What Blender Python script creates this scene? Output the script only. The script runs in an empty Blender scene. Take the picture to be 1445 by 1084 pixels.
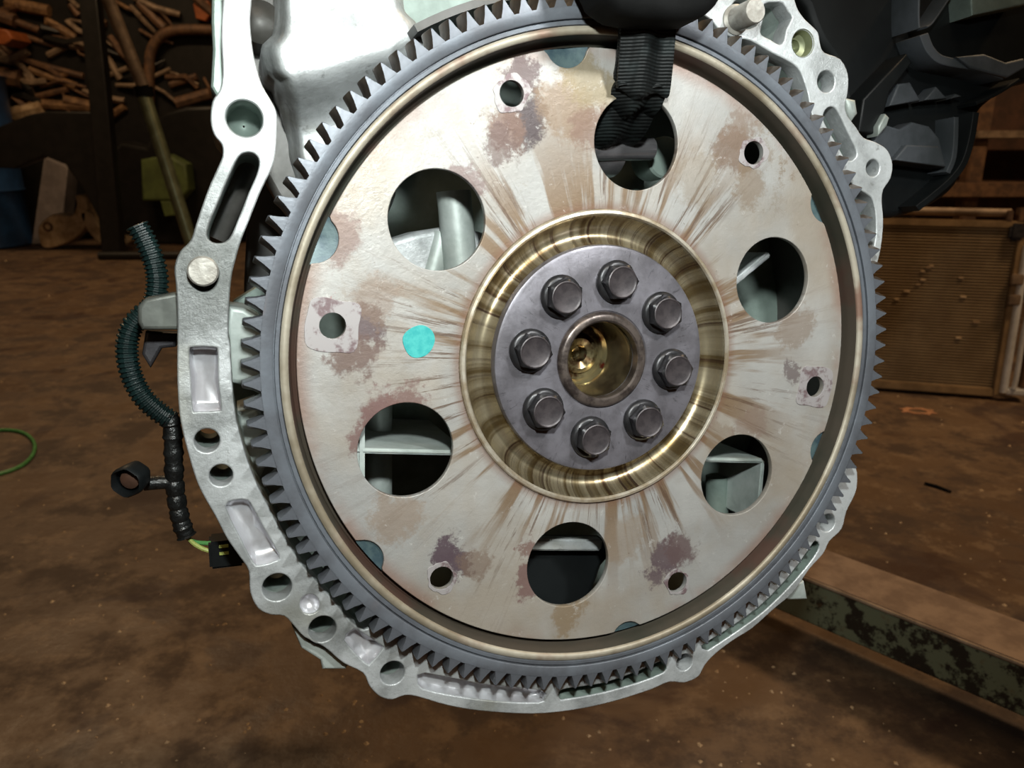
import bpy, bmesh, math, random
from mathutils import Vector, Matrix
random.seed(7)
PI = math.pi
SC = bpy.context.scene
COL = SC.collection

# ------------------------------------------------------------------ camera
FW, FH, FPX = 1445.0, 1084.0, 1120.0
CAM_H, PITCH = 0.55, math.radians(-17.0)
cd = bpy.data.cameras.new('camera')
cd.sensor_width = 36.0
cd.lens = FPX / FW * 36.0
cd.clip_start = 0.01
cd.dof.use_dof = True
cd.dof.focus_distance = 0.34
cd.dof.aperture_fstop = 20.0
camo = bpy.data.objects.new('camera', cd)
COL.objects.link(camo)
camo.location = (0, 0, CAM_H)
camo.rotation_euler = (PI / 2 + PITCH, 0, 0)
SC.camera = camo

# the engine hangs tilted in front of the camera: engine frame (x right, y into the block, z up along the plate face)
CE = Vector((-0.14718, -0.30578, 0.04435))
RE = Matrix.Rotation(-0.33512, 3, 'Z') @ Matrix.Rotation(-0.16134, 3, 'X')
RW = Matrix.Rotation(PITCH, 3, 'X')
ROT = RW @ RE.transposed()
ENG = Matrix.Translation((0, 0, CAM_H)) @ ROT.to_4x4() @ Matrix.Translation(-CE)


def ray(px, py):
    return Vector(((px - FW / 2) / FPX, 1.0, -(py - FH / 2) / FPX))


def E(px, py, y):
    """point of the engine frame on the plane y = const"""
    d = RE @ ray(px, py)
    return CE + d * ((y - CE.y) / d.y)


def G(px, py, z=0.0):
    """point of the room on the level z"""
    d = RW @ ray(px, py)
    return Vector((0, 0, CAM_H)) + d * ((z - CAM_H) / d.z)


def D(px, py, dist):
    """point of the room on the vertical plane y = dist"""
    d = RW @ ray(px, py)
    return Vector((0, 0, CAM_H)) + d * (dist / d.y)


# ------------------------------------------------------------------ world, lights, exposure
w = bpy.data.worlds.new('world')
SC.world = w
w.use_nodes = True
w.node_tree.nodes['Background'].inputs[0].default_value = (1.0, 0.8, 0.6, 1)
w.node_tree.nodes['Background'].inputs[1].default_value = 0.02
SC.view_settings.view_transform = 'Standard'
SC.view_settings.look = 'None'
SC.view_settings.gamma = 1.0
SC.view_settings.exposure = 0.0
SC.view_settings.use_curve_mapping = False


def area(name, loc, rot, sx, sy, power, col):
    l = bpy.data.lights.new(name, 'AREA')
    l.shape = 'RECTANGLE'
    l.size, l.size_y = sx, sy
    l.energy = power
    l.color = col
    o = bpy.data.objects.new(name, l)
    o.location = loc
    o.rotation_euler = rot
    COL.objects.link(o)
    return o


area('ceiling_and_fill_light', (-1.8, 2.9, 2.7), (0, 0, 0), 1.2, 0.3, 33, (1.0, 0.70, 0.40))
area('ceiling_and_fill_light', (1.6, 1.1, 2.5), (0, 0, 0), 0.5, 0.2, 33, (1.0, 0.70, 0.40))
area('ceiling_and_fill_light', (0.3, -1.6, 2.7), (math.radians(25), 0, 0), 1.2, 0.3, 12, (1.0, 0.72, 0.44))  # unseen fill behind the camera, added to brighten the radiator and the heap

def spot(name, at, to, power, col, size, deg, blend):
    l = bpy.data.lights.new(name, 'SPOT')
    l.energy = power
    l.color = col
    l.shadow_soft_size = size
    l.spot_size = math.radians(deg)
    l.spot_blend = blend
    o = bpy.data.objects.new(name, l)
    COL.objects.link(o)
    a, b = ENG @ Vector(at), ENG @ Vector(to)
    o.matrix_world = Matrix.Translation(a) @ (b - a).to_track_quat('-Z', 'Y').to_matrix().to_4x4()


spot('headlamp_light', (-0.130, -0.335, 0.178), (-0.02, 0.0, 0.05), 8.8, (0.93, 1.0, 0.97), 0.014, 84, 0.9)
spot('work_lamp_light', (0.16, -0.46, 0.34), (0.03, 0.0, 0.03), 11.0, (0.96, 1.0, 0.98), 0.03, 62, 0.8)


# ------------------------------------------------------------------ material helpers
class NT:
    def __init__(self, name):
        self.m = bpy.data.materials.new(name)
        self.m.use_nodes = True
        self.t = self.m.node_tree
        self.b = self.t.nodes['Principled BSDF']
        self.tc = None

    def coord(self):
        if self.tc is None:
            self.tc = self.t.nodes.new('ShaderNodeTexCoord')
        return self.tc.outputs['Object']

    def link(self, a, b):
        self.t.links.new(a, b)

    def put(self, sock, v):
        if isinstance(v, bpy.types.NodeSocket):
            self.link(v, sock)
        else:
            sock.default_value = v

    def math(self, op, a, b=0.0, c=0.0, clamp=False):
        n = self.t.nodes.new('ShaderNodeMath')
        n.operation = op
        n.use_clamp = clamp
        self.put(n.inputs[0], a)
        self.put(n.inputs[1], b)
        self.put(n.inputs[2], c)
        return n.outputs[0]

    def noise(self, scale, detail=4, rough=0.6, vec=None, dist=0.0):
        n = self.t.nodes.new('ShaderNodeTexNoise')
        n.inputs['Scale'].default_value = scale
        n.inputs['Detail'].default_value = detail
        n.inputs['Roughness'].default_value = rough
        n.inputs['Distortion'].default_value = dist
        self.link(vec if vec is not None else self.coord(), n.inputs['Vector'])
        return n.outputs[0]

    def ramp(self, f, lo, hi, a=0.0, b=1.0):
        n = self.t.nodes.new('ShaderNodeMapRange')
        n.interpolation_type = 'SMOOTHSTEP'
        self.put(n.inputs[0], f)
        n.inputs[1].default_value = lo
        n.inputs[2].default_value = hi
        n.inputs[3].default_value = a
        n.inputs[4].default_value = b
        return n.outputs[0]

    def mix(self, f, a, b):
        n = self.t.nodes.new('ShaderNodeMix')
        n.data_type = 'RGBA'
        self.put(n.inputs[0], f)
        self.put(n.inputs[6], a if isinstance(a, bpy.types.NodeSocket) else (*a, 1))
        self.put(n.inputs[7], b if isinstance(b, bpy.types.NodeSocket) else (*b, 1))
        return n.outputs[2]

    def sep(self, vec):
        n = self.t.nodes.new('ShaderNodeSeparateXYZ')
        self.link(vec, n.inputs[0])
        return n.outputs

    def comb(self, x, y, z):
        n = self.t.nodes.new('ShaderNodeCombineXYZ')
        for i, v in enumerate((x, y, z)):
            self.put(n.inputs[i], v)
        return n.outputs[0]

    def bump(self, h, strength=0.3, dist=0.001):
        n = self.t.nodes.new('ShaderNodeBump')
        n.inputs['Strength'].default_value = strength
        n.inputs['Distance'].default_value = dist
        self.link(h, n.inputs['Height'])
        self.link(n.outputs[0], self.b.inputs['Normal'])

    def out(self, col=None, rough=None, metal=None, spec=None):
        for k, v in (('Base Color', col), ('Roughness', rough), ('Metallic', metal), ('Specular IOR Level', spec)):
            if v is None:
                continue
            if k == 'Base Color' and not isinstance(v, bpy.types.NodeSocket):
                v = (*v, 1)
            self.put(self.b.inputs[k], v)
        return self.m


def simple(name, c1, c2, scale=60, rough=0.5, metal=0.0, bump=0.2, bd=0.0005, lo=0.35, hi=0.65, spec=0.5, detail=5):
    n = NT(name)
    f = n.noise(scale, detail, 0.65)
    c = n.mix(n.ramp(f, lo, hi), c1, c2)
    if bump:
        n.bump(n.noise(scale * 3, 3, 0.6), bump, bd)
    return n.out(c, rough, metal, spec)


M = {}
# cast aluminium: pale, fine scratches, greenish oil tint in places
n = NT('cast_aluminium')
f1 = n.noise(35, 6, 0.65)
f2 = n.noise(14, 4, 0.6)
c = n.mix(n.ramp(f1, 0.38, 0.7), (0.52, 0.54, 0.55), (0.25, 0.26, 0.26))
c = n.mix(n.ramp(f2, 0.55, 0.72, 0, 0.6), c, (0.22, 0.21, 0.15))
c = n.mix(n.ramp(n.noise(160, 4, 0.7), 0.6, 0.72, 0, 0.5), c, (0.12, 0.12, 0.11))
sx = n.sep(n.coord())
wob = n.math('MULTIPLY', n.math('SUBTRACT', n.noise(90, 4, 0.7), 0.5), 0.03)
for (bx, by, br, bs) in ((275, 415, .030, .75), (300, 345, .018, .5), (305, 580, .014, .45), (405, 845, .018, .35), (1165, 95, .012, .35), (470, 900, .012, .4)):
    q = E(bx, by, .0015)
    dx, dz = n.math('SUBTRACT', sx[0], q.x), n.math('SUBTRACT', sx[2], q.z)
    dd = n.math('ADD', n.math('SQRT', n.math('ADD', n.math('MULTIPLY', dx, dx), n.math('MULTIPLY', dz, dz))), wob)
    c = n.mix(n.ramp(dd, br * 0.3, br, bs, 0.0), c, (0.085, 0.09, 0.083))
n.bump(n.noise(330, 5, 0.75), 0.45, 0.0008)
M['alu'] = n.out(c, n.ramp(f1, 0.3, 0.7, 0.32, 0.5), 0.35)
M['alu_rough'] = simple('rough_cast_aluminium', (0.44, 0.48, 0.46), (0.30, 0.34, 0.32), 40, 0.5, 0.3, 0.3, 0.0008)
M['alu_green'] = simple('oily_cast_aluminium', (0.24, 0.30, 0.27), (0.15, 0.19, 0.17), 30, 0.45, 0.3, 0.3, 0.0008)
M['alu_body'] = simple('dark_cast_body', (0.26, 0.30, 0.28), (0.14, 0.17, 0.155), 40, 0.5, 0.3, 0.3, 0.0008)  # darker copy of the rough casting, also lines slots and bores
M['alu_trough'] = simple('dark_mauve_casting', (0.085, 0.08, 0.075), (0.045, 0.042, 0.036), 30, 0.45, 0.2, 0.3, 0.0008)  # one dark tone for the recessed casting parts
M['clip'] = simple('grimy_clip', (0.13, 0.14, 0.125), (0.075, 0.08, 0.072), 40, 0.5, 0.3, 0.3)
M['alu_pocket'] = simple('machined_pocket', (0.62, 0.63, 0.66), (0.46, 0.45, 0.47), 50, 0.34, 0.5, 0.15)
M['steel_dark'] = simple('blackened_steel', (0.075, 0.072, 0.078), (0.04, 0.038, 0.042), 90, 0.42, 0.6, 0.25, 0.0003)
M['bolt'] = simple('black_oxide_bolt', (0.034, 0.032, 0.034), (0.018, 0.018, 0.02), 150, 0.36, 0.5, 0.2, 0.0002)
M['bolt_top'] = simple('worn_bolt_top', (0.062, 0.052, 0.055), (0.036, 0.030, 0.033), 200, 0.45, 0.4, 0.3, 0.0002)
M['black_rubber'] = simple('black_rubber', (0.004, 0.004, 0.004), (0.002, 0.002, 0.002), 80, 0.8, 0, 0.2, spec=0.15)
M['black_plastic'] = simple('black_plastic', (0.006, 0.0075, 0.008), (0.003, 0.004, 0.0045), 25, 0.5, 0, 0.15, spec=0.3)
M['grey_plastic'] = simple('dusty_grey_plastic', (0.055, 0.062, 0.072), (0.028, 0.034, 0.038), 30, 0.6, 0, 0.15)
M['conduit'] = simple('dark_green_conduit', (0.006, 0.018, 0.0175), (0.004, 0.012, 0.012), 60, 0.4, 0, 0.1)
M['tape'] = simple('black_tape', (0.012, 0.013, 0.013), (0.006, 0.006, 0.006), 200, 0.35, 0, 0.6, 0.0008)
M['pin'] = simple('dowel_steel', (0.46, 0.44, 0.40), (0.28, 0.26, 0.23), 120, 0.42, 0.5, 0.3)
M['blued'] = simple('heat_blued_steel', (0.035, 0.062, 0.078), (0.075, 0.115, 0.12), 120, 0.45, 0.2, 0.2)
M['shaft'] = simple('polished_shaft', (0.40, 0.38, 0.40), (0.26, 0.25, 0.26), 60, 0.25, 0.8, 0.1)
M['cyan'] = simple('cyan_paint', (0.02, 0.30, 0.30), (0.05, 0.38, 0.36), 300, 0.5, 0, 0.1)
M['green_wire'] = simple('green_insulation', (0.10, 0.32, 0.10), (0.07, 0.22, 0.06), 80, 0.4, 0, 0)
M['yellow_wire'] = simple('yellow_insulation', (0.42, 0.48, 0.14), (0.35, 0.40, 0.10), 80, 0.4, 0, 0)

# golden oil-varnished steel around the hub
n = NT('varnished_steel')
s = n.sep(n.coord())
r = n.math('SQRT', n.math('ADD', n.math('MULTIPLY', s[0], s[0]), n.math('MULTIPLY', s[2], s[2])))
ux, uz = n.math('DIVIDE', s[0], r), n.math('DIVIDE', s[2], r)
st = n.noise(9, 6, 0.7, n.comb(ux, n.math('MULTIPLY', r, 0.3), uz))
c = n.mix(n.ramp(st, 0.38, 0.6), (0.17, 0.12, 0.055), (0.44, 0.375, 0.255))
st2 = n.noise(22, 5, 0.7, n.comb(ux, n.math('MULTIPLY', r, 0.2), uz))
c = n.mix(n.ramp(st2, 0.52, 0.64, 0, 0.9), c, (0.075, 0.04, 0.025))
M['gold'] = n.out(c, 0.27, 0.8)
n = NT('varnished_rim')
s = n.sep(n.coord())
st = n.noise(14, 5, 0.7)
c = n.mix(n.ramp(st, 0.38, 0.6), (0.20, 0.165, 0.115), (0.37, 0.335, 0.27))
c = n.mix(n.ramp(n.noise(25, 4, 0.6), 0.52, 0.68, 0, 0.8), c, (0.16, 0.07, 0.045))
n.bump(n.noise(900, 3, 0.6), 0.3, 0.0003)
M['rim'] = n.out(c, 0.5, 0.3)

n = NT('varnished_wall')
c = n.mix(n.ramp(n.noise(11, 5, 0.65), 0.38, 0.6), (0.026, 0.026, 0.019), (0.05, 0.040, 0.030))
c = n.mix(n.ramp(n.noise(19, 4, 0.6), 0.5, 0.64, 0, 0.8), c, (0.06, 0.03, 0.022))
M['dishwall'] = n.out(c, 0.55, 0.0, 0.25)
# ring gear: blue-grey phosphated steel
n = NT('ring_gear_steel')
c = n.mix(n.ramp(n.noise(40, 5, 0.65), 0.35, 0.65), (0.15, 0.165, 0.19), (0.105, 0.11, 0.125))
c = n.mix(n.ramp(n.noise(18, 3, 0.5), 0.66, 0.74, 0, 0.6), c, (0.20, 0.13, 0.11))
n.bump(n.noise(500, 3, 0.6), 0.25, 0.0003)
M['gear'] = n.out(c, 0.42, 0.45)
M['tooth'] = M['gear']

# plate face: grey zinc steel, brown radial oil streaks, browner rings at hub and rim
n = NT('stained_plate')
co = n.coord()
s = n.sep(co)
r = n.math('SQRT', n.math('ADD', n.math('MULTIPLY', s[0], s[0]), n.math('MULTIPLY', s[2], s[2])))
ux, uz = n.math('DIVIDE', s[0], r), n.math('DIVIDE', s[2], r)
base = n.mix(n.ramp(n.noise(16, 5, 0.6), 0.35, 0.68), (0.30, 0.295, 0.285), (0.385, 0.375, 0.36))
warm = n.noise(13, 4, 0.6, n.comb(s[2], s[0], 0.3))
base = n.mix(n.ramp(warm, 0.40, 0.66, 0, 0.6), base, (0.275, 0.215, 0.15))
near = n.ramp(r, 0.062, 0.118, 1.0, 0.0)
stv = n.comb(ux, n.math('MULTIPLY', r, 1.2), uz)
broad = n.ramp(n.noise(7.0, 4, 0.65, stv), 0.48, 0.58)
base = n.mix(n.math('MULTIPLY', broad, n.math('MULTIPLY', near, 0.9)), base, (0.165, 0.10, 0.05))
fine = n.ramp(n.noise(34, 6, 0.75, n.comb(ux, n.math('MULTIPLY', r, 0.5), uz)), 0.535, 0.60)
gate = n.ramp(n.noise(3.0, 2, 0.5, stv), 0.44, 0.54)
base = n.mix(n.math('MULTIPLY', n.math('MULTIPLY', fine, gate), n.math('MULTIPLY', n.ramp(r, 0.066, 0.122, 1.0, 0.12), 0.85)), base, (0.10, 0.058, 0.036))
ringf = n.math('MULTIPLY', n.ramp(r, 0.0630, 0.0680, 1.0, 0.0), 0.6)
base = n.mix(ringf, base, (0.16, 0.08, 0.05))
edge = n.math('MULTIPLY', n.ramp(r, 0.119, 0.127), n.ramp(n.noise(20, 4, 0.6), 0.4, 0.6))
base = n.mix(n.math('MULTIPLY', edge, 0.7), base, (0.22, 0.12, 0.085))
wob = n.math('ADD', n.math('MULTIPLY', n.math('SUBTRACT', n.noise(70, 4, 0.7), 0.5), 0.026), n.math('MULTIPLY', n.math('SUBTRACT', n.noise(320, 5, 0.8), 0.5), 0.014))
BLOBS = [  # pixel, radius (m), colour, strength : residue left where parts sat
    (745, 170, .012, (0.055, 0.035, 0.04), .85), (712, 180, .011, (0.17, 0.10, 0.075), .8), (700, 205, .009, (0.13, 0.08, 0.07), .7),
    (735, 98, .009, (0.10, 0.06, 0.06), .8), (800, 155, .016, (0.24, 0.16, 0.10), .7), (830, 120, .014, (0.26, 0.20, 0.11), .7),
    (835, 180, .012, (0.20, 0.12, 0.09), .7),
    (508, 458, .010, (0.13, 0.09, 0.095), .85), (500, 500, .011, (0.16, 0.10, 0.085), .8), (455, 440, .005, (0.34, 0.13, 0.12), .8),
    (470, 330, .013, (0.22, 0.14, 0.12), .7), (530, 420, .012, (0.25, 0.17, 0.12), .5),
    (625, 778, .008, (0.11, 0.075, 0.09), .9), (645, 795, .009, (0.11, 0.075, 0.09), .9), (668, 795, .009, (0.22, 0.15, 0.11), .6),
    (940, 790, .010, (0.14, 0.10, 0.11), .85), (962, 775, .010, (0.15, 0.10, 0.10), .8), (930, 815, .008, (0.14, 0.10, 0.11), .8),
    (1040, 215, .013, (0.20, 0.13, 0.09), .75), (1060, 260, .012, (0.24, 0.17, 0.11), .6), (1045, 185, .010, (0.22, 0.15, 0.11), .6),
    (1118, 525, .007, (0.15, 0.11, 0.11), .7), (1120, 460, .012, (0.27, 0.20, 0.15), .6),
    (540, 590, .012, (0.20, 0.115, 0.105), .9), (520, 620, .009, (0.20, 0.115, 0.105), .8), (575, 568, .010, (0.22, 0.13, 0.115), .8),
    (745, 815, .008, (0.21, 0.12, 0.11), .8), (755, 775, .008, (0.22, 0.13, 0.11), .8), (655, 262, .009, (0.20, 0.13, 0.12), .7),
    (805, 870, .010, (0.27, 0.18, 0.09), .6), (880, 760, .014, (0.30, 0.22, 0.15), .5), (980, 250, .013, (0.26, 0.19, 0.12), .4),
    (1010, 620, .009, (0.27, 0.20, 0.14), .5), (560, 730, .013, (0.30, 0.22, 0.16), .6), (1065, 600, .010, (0.24, 0.16, 0.13), .4)]
for (bx, by, br, bc, bs) in BLOBS:
    q = E(bx, by, 0.0)
    dx, dz = n.math('SUBTRACT', s[0], q.x), n.math('SUBTRACT', s[2], q.z)
    dd = n.math('ADD', n.math('SQRT', n.math('ADD', n.math('MULTIPLY', dx, dx), n.math('MULTIPLY', dz, dz))), wob)
    base = n.mix(n.ramp(dd, br * 0.55, br * 0.98, min(1.0, bs * 1.08), 0.0), base, tuple(v * 0.8 for v in bc))
grain = n.ramp(n.noise(85, 7, 0.8), 0.50, 0.60)
zone = n.math('MULTIPLY', n.ramp(s[2], 0.0, 0.09, 0.12, 1.0), n.ramp(n.noise(11, 3, 0.6, n.comb(s[0], 0.7, s[2])), 0.45, 0.6))
base = n.mix(n.math('MULTIPLY', n.math('MULTIPLY', grain, zone), 0.85), base, (0.165, 0.105, 0.055))
pale = n.ramp(n.noise(120, 5, 0.8, n.comb(s[2], 0.2, s[0])), 0.60, 0.68, 0, 0.45)
base = n.mix(pale, base, (0.52, 0.50, 0.48))
speck = n.ramp(n.noise(150, 3, 0.7), 0.68, 0.74, 0, 0.6)
base = n.mix(speck, base, (0.13, 0.09, 0.075))
n.bump(n.noise(350, 5, 0.75), 0.35, 0.0006)
M['plate'] = n.out(base, n.ramp(n.noise(25, 4), 0.3, 0.7, 0.36, 0.55), 0.3)
n = NT('worn_pad')
c = n.mix(n.ramp(n.noise(110, 5, 0.7), 0.47, 0.6), (0.33, 0.305, 0.305), (0.16, 0.11, 0.115))
M['pad'] = n.out(c, 0.5, 0.3)
M['crest'] = simple('crest_highlight', (0.66, 0.60, 0.50), (0.42, 0.33, 0.22), 90, 0.3, 0.6, 0.2)

# shop floor: brown, oily, dusty concrete
n = NT('dirty_floor')
f1 = n.noise(1.6, 6, 0.65)
f2 = n.noise(7, 6, 0.7)
f3 = n.noise(45, 4, 0.7)
c = n.mix(n.ramp(f1, 0.35, 0.65), (0.098, 0.058, 0.034), (0.155, 0.098, 0.059))
c = n.mix(n.ramp(n.noise(19, 6, 0.75), 0.50, 0.62, 0, 0.55), c, (0.22, 0.145, 0.088))
c = n.mix(n.ramp(f2, 0.47, 0.60, 0, 0.85), c, (0.052, 0.031, 0.021))
c = n.mix(n.ramp(f3, 0.62, 0.76, 0, 0.55), c, (0.25, 0.16, 0.095))
c = n.mix(n.ramp(n.noise(3.3, 5, 0.6, dist=1.5), 0.54, 0.64, 0, 0.7), c, (0.04, 0.02, 0.016))
n.bump(n.math('ADD', f2, n.math('MULTIPLY', f3, 0.3)), 0.5, 0.004)
M['floor'] = n.out(c, n.ramp(f2, 0.35, 0.65, 0.4, 0.7), 0.0, 0.4)
M['wall'] = simple('sooty_wall', (0.05, 0.034, 0.022), (0.025, 0.018, 0.013), 2, 0.8, 0, 0.1)
M['wood'] = simple('old_wood', (0.30, 0.165, 0.075), (0.12, 0.06, 0.027), 22, 0.65, 0, 0.3)
M['redwood'] = simple('red_brown_board', (0.085, 0.036, 0.019), (0.045, 0.02, 0.011), 18, 0.7, 0, 0.3)
M['rust'] = simple('rusty_steel', (0.20, 0.105, 0.055), (0.09, 0.05, 0.032), 26, 0.6, 0.2, 0.4)
M['rust_pale'] = simple('dusty_steel', (0.30, 0.21, 0.14), (0.15, 0.10, 0.065), 24, 0.6, 0.2, 0.3)
M['black_metal'] = simple('black_painted_metal', (0.012, 0.010, 0.009), (0.007, 0.006, 0.005), 20, 0.5, 0.1, 0.1)
M['blue'] = simple('blue_drum_paint', (0.02, 0.07, 0.19), (0.015, 0.045, 0.12), 12, 0.45, 0, 0.1)
M['grey_panel'] = simple('dusty_grey_panel', (0.27, 0.23, 0.22), (0.19, 0.16, 0.155), 15, 0.6, 0, 0.1)
M['cast'] = simple('dusty_casting', (0.58, 0.42, 0.26), (0.34, 0.22, 0.12), 25, 0.6, 0, 0.3)
M['olive'] = simple('olive_plastic', (0.13, 0.17, 0.05), (0.085, 0.11, 0.035), 12, 0.6, 0, 0.1)
M['tube_green'] = simple('olive_zinc_tube', (0.26, 0.28, 0.17), (0.17, 0.18, 0.10), 30, 0.35, 0.4, 0.2)
M['orange'] = simple('orange_paint', (0.40, 0.11, 0.03), (0.26, 0.07, 0.02), 20, 0.5, 0, 0.1)
M['core'] = simple('dusty_fins', (0.40, 0.28, 0.155), (0.28, 0.185, 0.095), 14, 0.65, 0.1, 0.3, 0.001)
M['core_frame'] = simple('dusty_brass_frame', (0.34, 0.22, 0.11), (0.20, 0.125, 0.06), 16, 0.55, 0.2, 0.2)
M['alu_pipe'] = simple('aluminium_pipe', (0.80, 0.79, 0.80), (0.60, 0.58, 0.56), 20, 0.35, 0.2, 0.1)
n = NT('flaking_green_paint')
f = n.noise(24, 7, 0.75)
c = n.mix(n.ramp(f, 0.50, 0.56), (0.135, 0.15, 0.095), (0.016, 0.013, 0.009))
c = n.mix(n.ramp(n.noise(60, 4, 0.7), 0.6, 0.7, 0, 0.5), c, (0.12, 0.07, 0.03))
n.bump(f, 0.4, 0.001)
M['flaking'] = n.out(c, 0.5, 0.1)
M['dirt'] = simple('dry_brown_dirt', (0.25, 0.165, 0.11), (0.16, 0.10, 0.066), 30, 0.75, 0, 0.4, 0.001)
M['gasket'] = simple('rusty_gasket', (0.50, 0.24, 0.13), (0.34, 0.16, 0.08), 60, 0.6, 0, 0.3)
n = NT('strap_webbing')
s = n.sep(n.coord())
wv = n.math('SINE', n.math('MULTIPLY', s[2], 5200.0))
wx = n.math('SINE', n.math('MULTIPLY', s[0], 2600.0))
hgt = n.math('ADD', wv, n.math('MULTIPLY', wx, 0.4))
n.bump(hgt, 0.4, 0.0003)
c = n.mix(n.ramp(n.noise(60, 3), 0.45, 0.6), (0.004, 0.005, 0.005), (0.012, 0.016, 0.016))
M['strap'] = n.out(c, 0.6, 0.0, 0.25)


# ------------------------------------------------------------------ mesh helpers
def tag(o, label=None, cat=None, group=None, kind=None):
    if label:
        o['label'] = label
    if cat:
        o['category'] = cat
    if group:
        o['group'] = group
    if kind:
        o['kind'] = kind
    return o


def link(name, me, mat=None, parent=None, mw=None, smooth=True, angle=40):
    ob = bpy.data.objects.new(name, me)
    COL.objects.link(ob)
    if mat is not None:
        me.materials.clear()
        me.materials.append(M[mat] if isinstance(mat, str) else mat)
    if parent is not None:
        ob.parent = parent
    if mw is not None:
        ob.matrix_world = mw if parent is None else mw
    if smooth:
        me.shade_smooth()
        me.set_sharp_from_angle(angle=math.radians(angle))
        if me.get('caps'):
            at = me.attributes.get('sharp_edge') or me.attributes.new('sharp_edge', 'BOOLEAN', 'EDGE')
            km = {ek: i for i, ek in enumerate(me.edge_keys)}
            for f_ in me.polygons:
                if abs(f_.normal.y) > 0.999:
                    for ek in f_.edge_keys:
                        at.data[km[ek]].value = True
    return ob


def thing(name, label, cat, mw=None, group=None):
    e = bpy.data.objects.new(name, None)
    e.empty_display_size = 0.02
    COL.objects.link(e)
    if mw is not None:
        e.matrix_world = mw
    return tag(e, label, cat, group)


def mesh_from(verts, faces, name='m'):
    me = bpy.data.meshes.new(name)
    me.from_pydata([tuple(v) for v in verts], [], faces)
    me.update()
    bm = bmesh.new()
    bm.from_mesh(me)
    bmesh.ops.remove_doubles(bm, verts=bm.verts, dist=1e-7)
    bmesh.ops.recalc_face_normals(bm, faces=bm.faces)
    bm.to_mesh(me)
    bm.free()
    return me


class MB:
    def __init__(self):
        self.v, self.f = [], []

    def add(self, vs, fs):
        k = len(self.v)
        self.v += [Vector(v) for v in vs]
        self.f += [tuple(i + k for i in f) for f in fs]
        return self

    def box(self, lo, hi, mtx=None):
        x0, y0, z0 = lo
        x1, y1, z1 = hi
        vs = [Vector(p) for p in ((x0, y0, z0), (x1, y0, z0), (x1, y1, z0), (x0, y1, z0), (x0, y0, z1), (x1, y0, z1), (x1, y1, z1), (x0, y1, z1))]
        if mtx is not None:
            vs = [mtx @ v for v in vs]
        return self.add(vs, [(0, 3, 2, 1), (4, 5, 6, 7), (0, 1, 5, 4), (1, 2, 6, 5), (2, 3, 7, 6), (3, 0, 4, 7)])

    def lathe(self, prof, seg=96, c=(0, 0, 0), axis='y', rf=None, cap0=False, cap1=False):
        vs, fs = [], []
        for (r_, a_) in prof:
            for i in range(seg):
                t = 2 * PI * i / seg
                rr = rf(t, r_, a_) if rf else r_
                p = {'y': (rr * math.cos(t), a_, rr * math.sin(t)), 'z': (rr * math.cos(t), rr * math.sin(t), a_), 'x': (a_, rr * math.cos(t), rr * math.sin(t))}[axis]
                vs.append((p[0] + c[0], p[1] + c[1], p[2] + c[2]))
        m_ = len(prof)
        for j in range(m_ - 1):
            for i in range(seg):
                k = (i + 1) % seg
                fs.append((j * seg + i, j * seg + k, (j + 1) * seg + k, (j + 1) * seg + i))
        if cap0:
            fs.append(tuple(range(seg)))
        if cap1:
            fs.append(tuple((m_ - 1) * seg + i for i in range(seg)))
        return self.add(vs, fs)

    def tube(self, pts, rad, seg=12, caps=True):
        pts = [Vector(p) for p in pts]
        vs, fs = [], []
        m_ = len(pts)
        up = None
        for j, p in enumerate(pts):
            t = (pts[min(j + 1, m_ - 1)] - pts[max(j - 1, 0)]).normalized()
            if up is None:
                up = Vector((0, 0, 1)) if abs(t.z) < 0.9 else Vector((1, 0, 0))
            a = (up - t * up.dot(t)).normalized()
            up = a
            b = t.cross(a)
            rr = rad[j] if isinstance(rad, (list, tuple)) else rad
            for i in range(seg):
                an = 2 * PI * i / seg
                vs.append(p + a * (rr * math.cos(an)) + b * (rr * math.sin(an)))
        for j in range(m_ - 1):
            for i in range(seg):
                k = (i + 1) % seg
                fs.append((j * seg + i, j * seg + k, (j + 1) * seg + k, (j + 1) * seg + i))
        if caps:
            fs.append(tuple(range(seg)))
            fs.append(tuple((m_ - 1) * seg + i for i in range(seg)))
        return self.add(vs, fs)

    def loft(self, loops, cap0=True, cap1=True):
        """loops of equal length"""
        k = len(loops[0])
        vs = [p for lp in loops for p in lp]
        fs = []
        for j in range(len(loops) - 1):
            for i in range(k):
                m_ = (i + 1) % k
                fs.append((j * k + i, j * k + m_, (j + 1) * k + m_, (j + 1) * k + i))
        if cap0:
            fs.append(tuple(range(k)))
        if cap1:
            fs.append(tuple((len(loops) - 1) * k + i for i in range(k)))
        return self.add(vs, fs)

    def build(self, name, mat, parent=None, mw=None, smooth=True, angle=40, bevel=0.0, bseg=2):
        me = mesh_from(self.v, self.f, name)
        if bevel:
            bm = bmesh.new()
            bm.from_mesh(me)
            es = [e for e in bm.edges if len(e.link_faces) == 2 and e.calc_face_angle(0) > 0.5]
            bmesh.ops.bevel(bm, geom=es, offset=bevel, segments=bseg, affect='EDGES', clamp_overlap=True)
            bm.to_mesh(me)
            bm.free()
        return link(name, me, mat, parent, mw, smooth, angle)


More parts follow.
